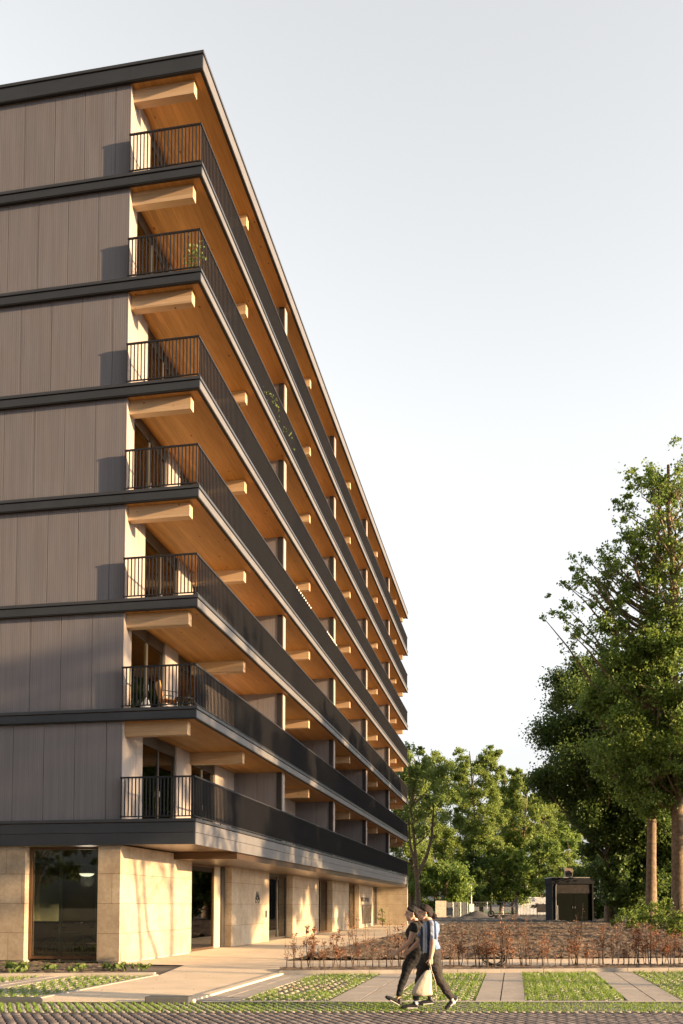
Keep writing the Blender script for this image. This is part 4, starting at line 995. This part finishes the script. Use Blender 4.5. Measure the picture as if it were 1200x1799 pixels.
g.tube([(0,0,0),(0,0,0.4),(0,0,0.75),(0,0,0.9)], [2.4,1.5,0.6,0.05], 18); o = g.build('gravel_heap', M_DARKG, None, smooth=True); o.location = (*at(838,117),0); tag(o, 'low grey heap of gravel below the white sign', 'gravel heap')
# trailer
e = empty('trailer', (*at(862,112),0), 'tiny dark flat trailer with one upright spare tyre', 'trailer', rz=0.1)
g = MB(); g.box(0.3,1.9,-0.4,0.4,0.30,0.42); g.build('deck', m_shed, e)
for q in (0.6,1.5):
    g = MB(); g.tube([(q,-0.42,0.2),(q,-0.5,0.2)], 0.2, 14); g.build('wheel', M_BLACK, e)
g = MB(); 
for i in range(16):
    a0, a1 = 2*PI*i/16, 2*PI*(i+1)/16; g.tube([(0.05+0.35*math.cos(a0),0,0.55+0.35*math.sin(a0)),(0.05+0.35*math.cos(a1),0,0.55+0.35*math.sin(a1))], 0.09, 6)
g.build('tyre', M_BLACK, e)
# pale van box behind the shed and glimpse of an orange machine
(a, rz, ln) = rot_at(1008, 1045, 128)
e = empty('site_van', (*a,0), 'pale box van mostly hidden behind the dark shed', 'van', rz=rz)
g = MB(); g.box(0,ln,0,4.2,0.6,5.3); g.build('body', m_wht, e, bevel=0.1)
for q in (0.6, 3.4): g = MB(); g.tube([(-0.05,q,0.4),(0.2,q,0.4)], 0.4, 16); g.build('wheel', M_BLACK, e)
m_or = vary('orange_paint', (0.55,0.10,0.03), 0.1, 3, 0.4, 0)
(a, rz, ln) = rot_at(1045, 1062, 104)
e = empty('digger', (*a,0), 'orange red digger half hidden in the dark bushes right of the shed', 'digger', rz=rz)
g = MB(); g.box(0,1.0,0,1.6,0.5,1.1); g.build('body', m_or, e, bevel=0.05); g = MB(); g.box(0.1,0.8,0.2,1.1,1.101,2.3); g.build('cab', M_FRAME, e, bevel=0.05)
g = MB(); g.tube([(0.9,0.2,1.0),(1.3,-0.4,2.2),(1.8,-1.0,1.4)], [0.12,0.10,0.07], 6); g.build('arm', m_or, e)
for q in (-0.15, 1.45): g = MB(); g.box(-0.1,1.1,q,q+0.25,0,0.45); g.build('track', M_BLACK, e, bevel=0.1)

# ------------------------------------------------------------------ people
def capsule_union(name, chains, material, voxel, parent, smooth=4, ell=(), fold=0):
    """chains: lists of (point, radius). One closed surface grown over all of them."""
    V = []; F = []; n = 0
    def sphere(c, r, seg=14, rings=9, sc=(1,1,1), R=None):
        nonlocal n
        vs = []
        for i in range(rings+1):
            ph = PI*i/rings
            for j in range(seg):
                th = 2*PI*j/seg; p = Vector((sc[0]*math.sin(ph)*math.cos(th), sc[1]*math.sin(ph)*math.sin(th), sc[2]*math.cos(ph)))*r
                if R is not None: p = R @ p
                vs.append(Vector(c)+p)
        V.extend(vs)
        for i in range(rings):
            for j in range(seg):
                a, b = n+i*seg+j, n+i*seg+(j+1)%seg; F.append((a, a+seg, b+seg, b))
        n += len(vs)
    for ch in chains:
        for i, (p, r) in enumerate(ch):
            sphere(p, r)
            if i:
                q, rq = ch[i-1]; p_, q_ = Vector(p), Vector(q); L_ = (p_-q_).length; k = max(2, int(L_/(0.35*min(r, rq))))
                for j in range(1, k): t = j/k; sphere(q_.lerp(p_, t), rq+(r-rq)*t, 12, 7)
    for (c, r, sc, ry_) in ell: sphere(c, r, 20, 14, sc, Matrix.Rotation(ry_, 3, 'Y'))
    me = bpy.data.meshes.new(name); me.from_pydata([tuple(v) for v in V], [], F); me.update()
    o = bpy.data.objects.new(name, me); COL.objects.link(o)
    m = o.modifiers.new('r', 'REMESH'); m.mode = 'VOXEL'; m.voxel_size = voxel; m.use_smooth_shade = True
    sm = o.modifiers.new('s', 'SMOOTH'); sm.factor = 0.5; sm.iterations = smooth
    dg = bpy.context.evaluated_depsgraph_get(); dg.update()
    me2 = bpy.data.meshes.new_from_object(o.evaluated_get(dg)); o.modifiers.clear(); o.data = me2; bpy.data.meshes.remove(me)
    if fold:
        from mathutils import noise as mn
        nv = len(me2.vertices); co = [v.co.copy() for v in me2.vertices]; no = [v.normal.copy() for v in me2.vertices]
        for i in range(nv):
            p = co[i]; k_ = mn.noise(Vector((p.x*9+p.z*5, p.y*9, p.z*15-p.x*6))) + 0.6*mn.noise(Vector((p.x*20-p.z*14, p.y*16, p.z*26)))
            me2.vertices[i].co = p + no[i]*k_*fold
        me2.update()
    me2.name = name; me2.materials.clear(); me2.materials.append(material); o.parent = parent
    return o
M_SKIN = vary('skin', (0.60,0.37,0.26), 0.06, 6, 0.5, 0)
bsdf(M_SKIN).inputs['Subsurface Weight'].default_value = 0.0
M_HAIR = vary('dark_brown_hair', (0.007,0.005,0.004), 0.4, 60, 0.75, 0.9, 0.01, fine=90)
M_HAIR2 = vary('red_brown_hair', (0.014,0.006,0.004), 0.4, 60, 0.75, 0.9, 0.01, fine=90)
M_BLK = vary('black_cloth', (0.010,0.010,0.011), 0.2, 10, 0.85, 0.5, 0.01, fine=18)
M_TEE = vary('faded_black_cloth', (0.018,0.015,0.013), 0.2, 8, 0.85, 0.5, 0.01, fine=16)
M_TRO = vary('dark_brown_trousers', (0.028,0.023,0.021), 0.2, 8, 0.85, 0.5, 0.012, fine=14)
M_SHOE = mat('black_shoe', (0.02,0.02,0.022), 0.5); M_SOLE = mat('white_sole', (0.55,0.55,0.55), 0.6)
def stripes():
    m = mat('striped_shirt', (0.6,0.65,0.75), 0.8, 0, 0.3)
    tc = N(m, 'ShaderNodeTexCoord'); sx = N(m, 'ShaderNodeSeparateXYZ'); L(m, tc.outputs['Object'], sx.inputs[0])
    ml = N(m, 'ShaderNodeMath', operation='MULTIPLY_ADD'); ml.inputs[1].default_value = 10.5; ml.inputs[2].default_value = 10.30; L(m, sx.outputs['X'], ml.inputs[0])
    fr = N(m, 'ShaderNodeMath', operation='FRACT'); L(m, ml.outputs[0], fr.inputs[0])
    c = ramp(m, fr.outputs[0], [(0.0,(0.44,0.46,0.50)), (0.30,(0.022,0.03,0.07)), (0.66,(0.17,0.26,0.42)), (0.76,(0.44,0.46,0.50)), (0.9,(0.17,0.26,0.42))], 'CONSTANT')
    gt = N(m, 'ShaderNodeMath', operation='LESS_THAN'); gt.inputs[1].default_value = -0.095; L(m, sx.outputs['X'], gt.inputs[0])
    c = mixc(m, gt.outputs[0], c, (0.16,0.25,0.42))
    L(m, c, bsdf(m).inputs['Base Color']); v = coords(m); bump(m, noise(m, v, 16, 4), 0.4, 0.01)
    return m
M_STRIPE = stripes()

def hand(base, d, down, side, sc=1.0, curl=0.5, grip=False):
    """palm and five fingers; d = pointing direction, down = palm normal, side = towards the thumb"""
    d = Vector(d).normalized(); dn = Vector(down).normalized(); sd = Vector(side).normalized(); b = Vector(base)
    ch = []
    for i, off in enumerate((0.026, 0.009, -0.009, -0.026)):
        ln = (0.070,0.078,0.073,0.057)[i]*sc; k0 = b + d*0.082*sc + sd*off*sc
        ch.append([(b+d*0.012*sc+sd*off*0.55*sc, 0.017*sc), (b+d*0.05*sc+sd*off*0.9*sc, 0.0145*sc), (k0, 0.0115*sc)])
        a1, a2 = curl*0.7, curl*1.7
        k1 = k0 + (d*math.cos(a1)+dn*math.sin(a1))*ln*0.45; k2 = k1 + (d*math.cos(a1+a2)+dn*math.sin(a1+a2))*ln*0.32; k3 = k2+(d*math.cos(a1+2*a2)+dn*math.sin(a1+2*a2))*ln*0.23
        ch.append([(k0,0.0100*sc),(k1,0.0088*sc),(k2,0.0080*sc),(k3,0.0070*sc)])
    t0 = b + d*0.025*sc + sd*0.022*sc; t1 = t0 + (sd*0.75+d*0.65+dn*0.25).normalized()*0.036*sc; t2 = t1+(d*0.85+sd*0.2+dn*0.5*(1+curl)).normalized()*0.028*sc; t3 = t2+(d*0.8+dn*0.7).normalized()*0.020*sc
    ch.append([(t0,0.0135*sc),(t1,0.0108*sc),(t2,0.0095*sc),(t3,0.0080*sc)])
    return ch
def head(cx, cy, cz, s=1.0):
    """head facing +X with nose, brow, jaw, lips, ears"""
    el = [((cx-0.012,cy,cz+0.022), 0.1, (0.96*s,0.76*s,0.98*s), 0.0), ((cx+0.030,cy,cz-0.035), 0.068, (0.88*s,0.83*s,1.12*s), 0.0)]
    ch = [[((cx+0.055,cy,cz-0.085),0.030),((cx+0.020,cy+0.035,cz-0.070),0.026),((cx-0.02,cy+0.05,cz-0.03),0.024)],
          [((cx+0.055,cy,cz-0.085),0.030),((cx+0.020,cy-0.035,cz-0.070),0.026),((cx-0.02,cy-0.05,cz-0.03),0.024)],
          [((cx+0.082,cy,cz+0.028),0.012),((cx+0.094,cy,cz+0.004),0.012),((cx+0.104,cy,cz-0.016),0.0125)],
          [((cx+0.090,cy-0.010,cz-0.018),0.009),((cx+0.090,cy+0.010,cz-0.018),0.009)],
          [((cx+0.078,cy-0.035,cz+0.040),0.012),((cx+0.086,cy,cz+0.042),0.012),((cx+0.078,cy+0.035,cz+0.040),0.012)],
          [((cx+0.080,cy-0.016,cz-0.048),0.008),((cx+0.087,cy,cz-0.047),0.009),((cx+0.080,cy+0.016,cz-0.048),0.008)],
          [((cx+0.078,cy-0.014,cz-0.060),0.008),((cx+0.084,cy,cz-0.061),0.009),((cx+0.078,cy+0.014,cz-0.060),0.008)],
          [((cx-0.012,cy+0.078,cz+0.018),0.009),((cx-0.020,cy+0.086,cz+0.005),0.010),((cx-0.010,cy+0.080,cz-0.022),0.008)],
          [((cx-0.012,cy-0.078,cz+0.018),0.009),((cx-0.020,cy-0.086,cz+0.005),0.010),((cx-0.010,cy-0.080,cz-0.022),0.008)]]
    return ch, el
def eyes(cx, cy, cz, par):
    for q in (-1, 1):
        g = MB(); g.tube([(cx+0.070,cy+q*0.030-0.014,cz+0.018),(cx+0.0775,cy+q*0.030,cz+0.020),(cx+0.070,cy+q*0.030+0.014,cz+0.018)], [0.003,0.0085,0.003], 8); g.build('eye', M_HAIR, par, smooth=True)
def shoe(par, heel, toe, name='shoe', lift=None):
    h = Vector(heel); t = Vector(toe); d = (t-h).normalized(); L_ = (t-h).length; up = Vector((0,0,1)); up = (up - d*up.dot(d)).normalized(); s = d.cross(up)
    ch = [[(h+up*0.038,0.036),(h+d*0.30*L_+up*0.040,0.037),(h+d*0.62*L_+up*0.034,0.036),(h+d*0.88*L_+up*0.028,0.029)], [(h+d*0.05*L_+up*0.055,0.037),(h+d*0.12*L_+up*0.085,0.041)]]
    o = capsule_union(name, ch, M_SHOE, 0.006, par, 3)
    ch = [[(h+up*0.012,0.014),(t-d*0.03+up*0.012,0.014)], [(h+up*0.012+s*0.022,0.012),(h+d*0.6*L_+up*0.012+s*0.026,0.012)], [(h+up*0.012-s*0.022,0.012),(h+d*0.6*L_+up*0.012-s*0.026,0.012)]]
    capsule_union('sole', ch, M_SOLE, 0.005, o, 2)
    return o

# near woman: local frame +X = walking direction, +Y = her left (towards the camera)
HD = math.radians(192)
PX_A, PY_A = 6.97, -8.97
A = empty('person', (PX_A, PY_A, 0), 'woman in a blue and white striped shirt and dark trousers carrying a cloth bag', 'person', rz=HD)
def bodyA():
    hx, hz = 0.06, 1.475
    hc, he = head(hx, 0, hz, 1.0)
    sh_l, el_l, wr_l = (-0.035,0.175,1.285), (-0.045,0.245,1.03), (-0.010,0.255,0.80)
    sh_r, el_r, wr_r = (0.0,-0.165,1.285), (0.10,-0.23,1.04), (0.27,-0.20,0.885)
    ch = [[((-0.035,0,1.30),0.060),((-0.01,0,1.37),0.055),((0.02,0,1.42),0.055)],
          [(sh_l,0.056),((-0.045,0.215,1.16),0.052),(el_l,0.043),((-0.030,0.252,0.92),0.040),(wr_l,0.027)],
          [(sh_r,0.056),((0.05,-0.205,1.16),0.050),(el_r,0.042),((0.19,-0.215,0.96),0.038),(wr_r,0.026)],
          [((-0.04,-0.12,1.26),0.085),((-0.04,0.12,1.26),0.085)], [((-0.02,0.05,1.2),0.12),((-0.01,0.04,1.02),0.115),((-0.05,0.05,0.88),0.105)], [((-0.02,-0.05,1.2),0.12),((-0.01,-0.04,1.02),0.115),((-0.05,-0.05,0.88),0.105)],
          # left leg trails, right leg leads (feet measured from the photo)
          [((-0.06,0.08,0.84),0.085),((-0.11,0.09,0.62),0.070),((-0.155,0.085,0.46),0.058),((-0.26,0.085,0.30),0.052),((-0.355,0.085,0.165),0.034),((-0.365,0.085,0.11),0.034)],
          [((-0.03,-0.08,0.84),0.085),((0.07,-0.09,0.62),0.078),((0.12,-0.09,0.46),0.056),((0.15,-0.09,0.28),0.050),((0.185,-0.09,0.13),0.034),((0.185,-0.09,0.07),0.034)]]
    ch += hc
    ch += hand(wr_l, (0.05,-0.02,-1), (0.35,-0.9,0), (0.95,0.2,0), 1.0, 1.25)
    ch += hand(wr_r, (0.75,0.15,-0.45), (-0.2,0.85,-0.35), (0.35,0.2,0.7), 1.0, 0.45)
    o = capsule_union('body', ch, M_SKIN, 0.0055, A, 3, he); eyes(hx, 0, hz, o)
    # shirt
    s_ = [[((-0.045,0.06,1.245),0.128),((-0.005,0.055,1.17),0.142),((-0.01,0.05,1.03),0.138),((-0.035,0.05,0.93),0.150)],
          [((-0.045,-0.06,1.245),0.128),((-0.005,-0.055,1.17),0.142),((-0.01,-0.05,1.03),0.138),((-0.035,-0.05,0.93),0.150)],
          [(sh_l,0.073),((-0.042,0.205,1.19),0.074),((-0.044,0.222,1.125),0.077)], [(sh_r,0.073),((0.040,-0.20,1.18),0.070),((0.07,-0.212,1.12),0.070)],
          [((-0.04,-0.13,1.28),0.075),((-0.05,0,1.30),0.075),((-0.04,0.13,1.28),0.075)]]
    capsule_union('striped_shirt', s_, M_STRIPE, 0.008, A, 4, fold=0.011)
    t_ = [[((-0.045,0.055,0.90),0.142),((-0.055,0.065,0.82),0.148),((-0.10,0.09,0.66),0.104),((-0.15,0.087,0.48),0.078),((-0.25,0.087,0.32),0.066),((-0.335,0.085,0.195),0.052)],
          [((-0.045,-0.055,0.90),0.142),((-0.045,-0.065,0.82),0.146),((0.06,-0.09,0.65),0.100),((0.115,-0.09,0.47),0.075),((0.148,-0.09,0.30),0.062),((0.18,-0.09,0.16),0.052)]]
    capsule_union('trousers', t_, M_TRO, 0.008, A, 4, fold=0.011)
    h_ = [[((hx-0.02,0,hz+0.055),0.084),((hx-0.045,0,hz+0.03),0.088),((hx-0.065,0,hz-0.02),0.068)], [((hx+0.035,0.03,hz+0.085),0.035),((hx-0.01,0.062,hz+0.05),0.030),((hx-0.06,0.062,hz+0.01),0.03)],
          [((hx+0.035,-0.03,hz+0.085),0.035),((hx-0.01,-0.062,hz+0.05),0.030),((hx-0.06,-0.062,hz+0.01),0.03)], [((hx-0.145,0,hz-0.025),0.038),((hx-0.165,0.012,hz-0.045),0.036),((hx-0.15,-0.01,hz-0.06),0.034)], [((hx-0.10,0,hz-0.015),0.035),((hx-0.145,0,hz-0.03),0.034)]]
    capsule_union('hair', h_, M_HAIR2, 0.006, A, 2, fold=0.005)
    g = MB(); g.box(hx+0.0,hx+0.098,0.066,0.070,hz+0.012,hz+0.024); g.build('glasses', M_BLK, A)
    shoe(A, (-0.440,0.085,0.155), (-0.262,0.085,-0.012)); shoe(A, (0.165,-0.09,0.0), (0.415,-0.09,0.0))
    for (p, q) in (((-0.352,0.085,0.17),(-0.372,0.085,0.125)), ((0.184,-0.09,0.14),(0.182,-0.09,0.085))): capsule_union('sock', [[(p,0.040),(q,0.041)]], m_white, 0.006, A, 1)
bodyA()
# far woman in black
PX_B, PY_B = 6.72, -8.50
Bp = empty('person', (PX_B, PY_B, 0), 'dark haired woman all in black striding ahead on the far side', 'person', rz=HD)
def bodyB():
    hx, hz = 0.055, 1.455
    hc, he = head(hx, 0, hz, 1.0)
    sh_l, el_l, wr_l = (0.03,0.165,1.275), (0.10,0.235,1.03), (0.30,0.225,0.865)
    sh_r, el_r, wr_r = (-0.05,-0.165,1.275), (-0.09,-0.21,1.04), (-0.05,-0.21,0.80)
    ch = [[((-0.02,0,1.29),0.055),((0.0,0,1.36),0.050),((0.02,0,1.41),0.050)],
          [(sh_l,0.055),((0.06,0.21,1.16),0.052),(el_l,0.044),((0.19,0.235,0.95),0.038),(wr_l,0.027)],
          [(sh_r,0.055),((-0.075,-0.20,1.16),0.050),(el_r,0.040),((-0.075,-0.21,0.92),0.036),(wr_r,0.025)],
          [((-0.03,-0.115,1.25),0.08),((-0.03,0.115,1.25),0.08)], [((-0.0,0.05,1.18),0.11),((0.0,0.045,1.02),0.10),((-0.03,0.05,0.88),0.10)], [((0.0,-0.05,1.18),0.11),((0.0,-0.045,1.02),0.10),((-0.03,-0.05,0.88),0.10)],
          [((-0.01,0.075,0.84),0.085),((0.13,0.085,0.63),0.078),((0.175,0.085,0.48),0.048),((0.235,0.085,0.31),0.040),((0.275,0.085,0.155),0.033),((0.285,0.085,0.10),0.033)],
          [((-0.04,-0.075,0.84),0.085),((-0.11,-0.085,0.62),0.076),((-0.14,-0.085,0.46),0.046),((-0.205,-0.085,0.28),0.038),((-0.25,-0.085,0.12),0.033),((-0.25,-0.085,0.07),0.033)]]
    ch += hc
    ch += hand(wr_l, (0.85,0.05,-0.40), (-0.30,-0.85,-0.35), (0.30,-0.35,0.75), 1.0, 0.4)
    ch += hand(wr_r, (-0.1,0,-1), (0.1,0.9,0), (0.95,0,0), 1.0, 0.6)
    o = capsule_union('body', ch, M_SKIN, 0.0055, Bp, 3, he); eyes(hx, 0, hz, o)
    s_ = [[((-0.02,0.06,1.235),0.115),((0.015,0.05,1.16),0.135),((0.0,0.045,1.02),0.118),((-0.03,0.05,0.90),0.135)], [((-0.02,-0.06,1.235),0.115),((0.015,-0.05,1.16),0.135),((0.0,-0.045,1.02),0.118),((-0.03,-0.05,0.90),0.135)],
          [(sh_l,0.068),((0.048,0.196,1.20),0.068)], [(sh_r,0.068),((-0.068,-0.19,1.20),0.066)], [((-0.03,-0.12,1.26),0.088),((-0.035,0,1.275),0.080),((-0.03,0.12,1.26),0.088)]]
    capsule_union('t_shirt', s_, M_TEE, 0.008, Bp, 4, fold=0.011)
    t_ = [[((-0.03,0.055,0.88),0.138),((-0.02,0.065,0.82),0.140),((0.12,0.085,0.65),0.094),((0.172,0.085,0.48),0.068),((0.232,0.085,0.32),0.058),((0.27,0.085,0.18),0.044)],
          [((-0.03,-0.055,0.88),0.138),((-0.05,-0.065,0.82),0.140),((-0.10,-0.085,0.65),0.092),((-0.138,-0.085,0.48),0.068),((-0.20,-0.085,0.30),0.058),((-0.245,-0.085,0.15),0.046)]]
    capsule_union('leggings', t_, M_BLK, 0.008, Bp, 4, fold=0.008)
    h_ = [[((hx-0.02,0,hz+0.055),0.084),((hx-0.045,0,hz+0.03),0.088),((hx-0.07,0,hz-0.02),0.062)], [((hx+0.035,0.03,hz+0.085),0.035),((hx-0.01,0.062,hz+0.05),0.030),((hx-0.06,0.06,hz+0.01),0.03)], [((hx+0.035,-0.03,hz+0.085),0.035),((hx-0.01,-0.062,hz+0.05),0.030)],
          [((hx-0.10,0,hz+0.01),0.045),((hx-0.155,0,hz-0.04),0.045),((hx-0.175,0,hz-0.14),0.038),((hx-0.165,0,hz-0.22),0.020)]]
    capsule_union('hair', h_, M_HAIR, 0.006, Bp, 2, fold=0.005)
    shoe(Bp, (0.275,0.085,0.012), (0.500,0.085,0.135)); shoe(Bp, (-0.285,-0.085,0.02), (-0.04,-0.085,-0.005))
bodyB()
# cloth bag hanging from the near woman's left hand
bg_ = empty('tote_bag', (PX_A, PY_A, 0), 'cream cloth bag hanging from the hand of the woman in the striped shirt', 'bag', rz=HD)
M_BAG = vary('cream_canvas', (0.58,0.50,0.38), 0.08, 5, 0.85, 0.6, 0.015, fine=12)
def bag():
    n = 28; rings = []
    prof = [(0.620,0.030,0.014,0.00),(0.600,0.045,0.022,0.005),(0.55,0.075,0.045,0.025),(0.48,0.105,0.062,0.050),(0.40,0.135,0.075,0.078),(0.32,0.160,0.080,0.100),(0.275,0.172,0.074,0.105),(0.245,0.165,0.055,0.102),(0.235,0.120,0.03,0.09)]
    V = []; F = []
    rr = np.random.default_rng(4)
    for i, (z, rx_, ry_, off) in enumerate(prof):
        for j in range(n):
            t = 2*PI*j/n; fold = 1+0.07*math.sin(5*t+i*0.5)*(1-i/9)+0.03*math.sin(9*t)
            V.append((0.03+off*0.95+rx_*fold*math.cos(t)*0.95, 0.285+ry_*fold*math.sin(t), z+0.012*math.sin(3*t)*(i > 0)))
    for i in range(len(prof)-1):
        for j in range(n): F.append((i*n+j, (i+1)*n+j, (i+1)*n+(j+1)%n, i*n+(j+1)%n))
    m0 = len(V); V.append((0,0.285,0.612)); F2 = [(m0, j, (j+1)%n) for j in range(n)]
    m1 = len(V); V.append((0.11,0.285,0.240)); F3 = [(m1, (len(prof)-1)*n+(j+1)%n, (len(prof)-1)*n+j) for j in range(n)]
    me = bpy.data.meshes.new('bag_body'); me.from_pydata(V, [], F+F2+F3); me.materials.append(M_BAG); me.polygons.foreach_set('use_smooth', [True]*len(me.polygons)); me.update()
    o = bpy.data.objects.new('bag_body', me); COL.objects.link(o); o.parent = bg_
    ss = o.modifiers.new('sub', 'SUBSURF'); ss.levels = 1; ss.render_levels = 2
    g = MB(); g.tube([(0.015,0.285,0.60),(0.002,0.275,0.66),(0.010,0.262,0.715),(0.020,0.250,0.728)], 0.007, 6); g.tube([(-0.015,0.285,0.60),(-0.008,0.28,0.66),(0.004,0.270,0.715),(0.012,0.250,0.728)], 0.007, 6); g.build('strap', M_BAG, bg_, smooth=True)
    g = MB(); g.tube([(-0.07,0.30,0.27),(-0.085,0.31,0.23),(-0.075,0.32,0.20)], 0.006, 5); g.tube([(-0.02,0.30,0.60),(-0.07,0.33,0.45),(-0.085,0.33,0.30)], 0.005, 5); g.build('cord', M_BAG, bg_, smooth=True)
bag()
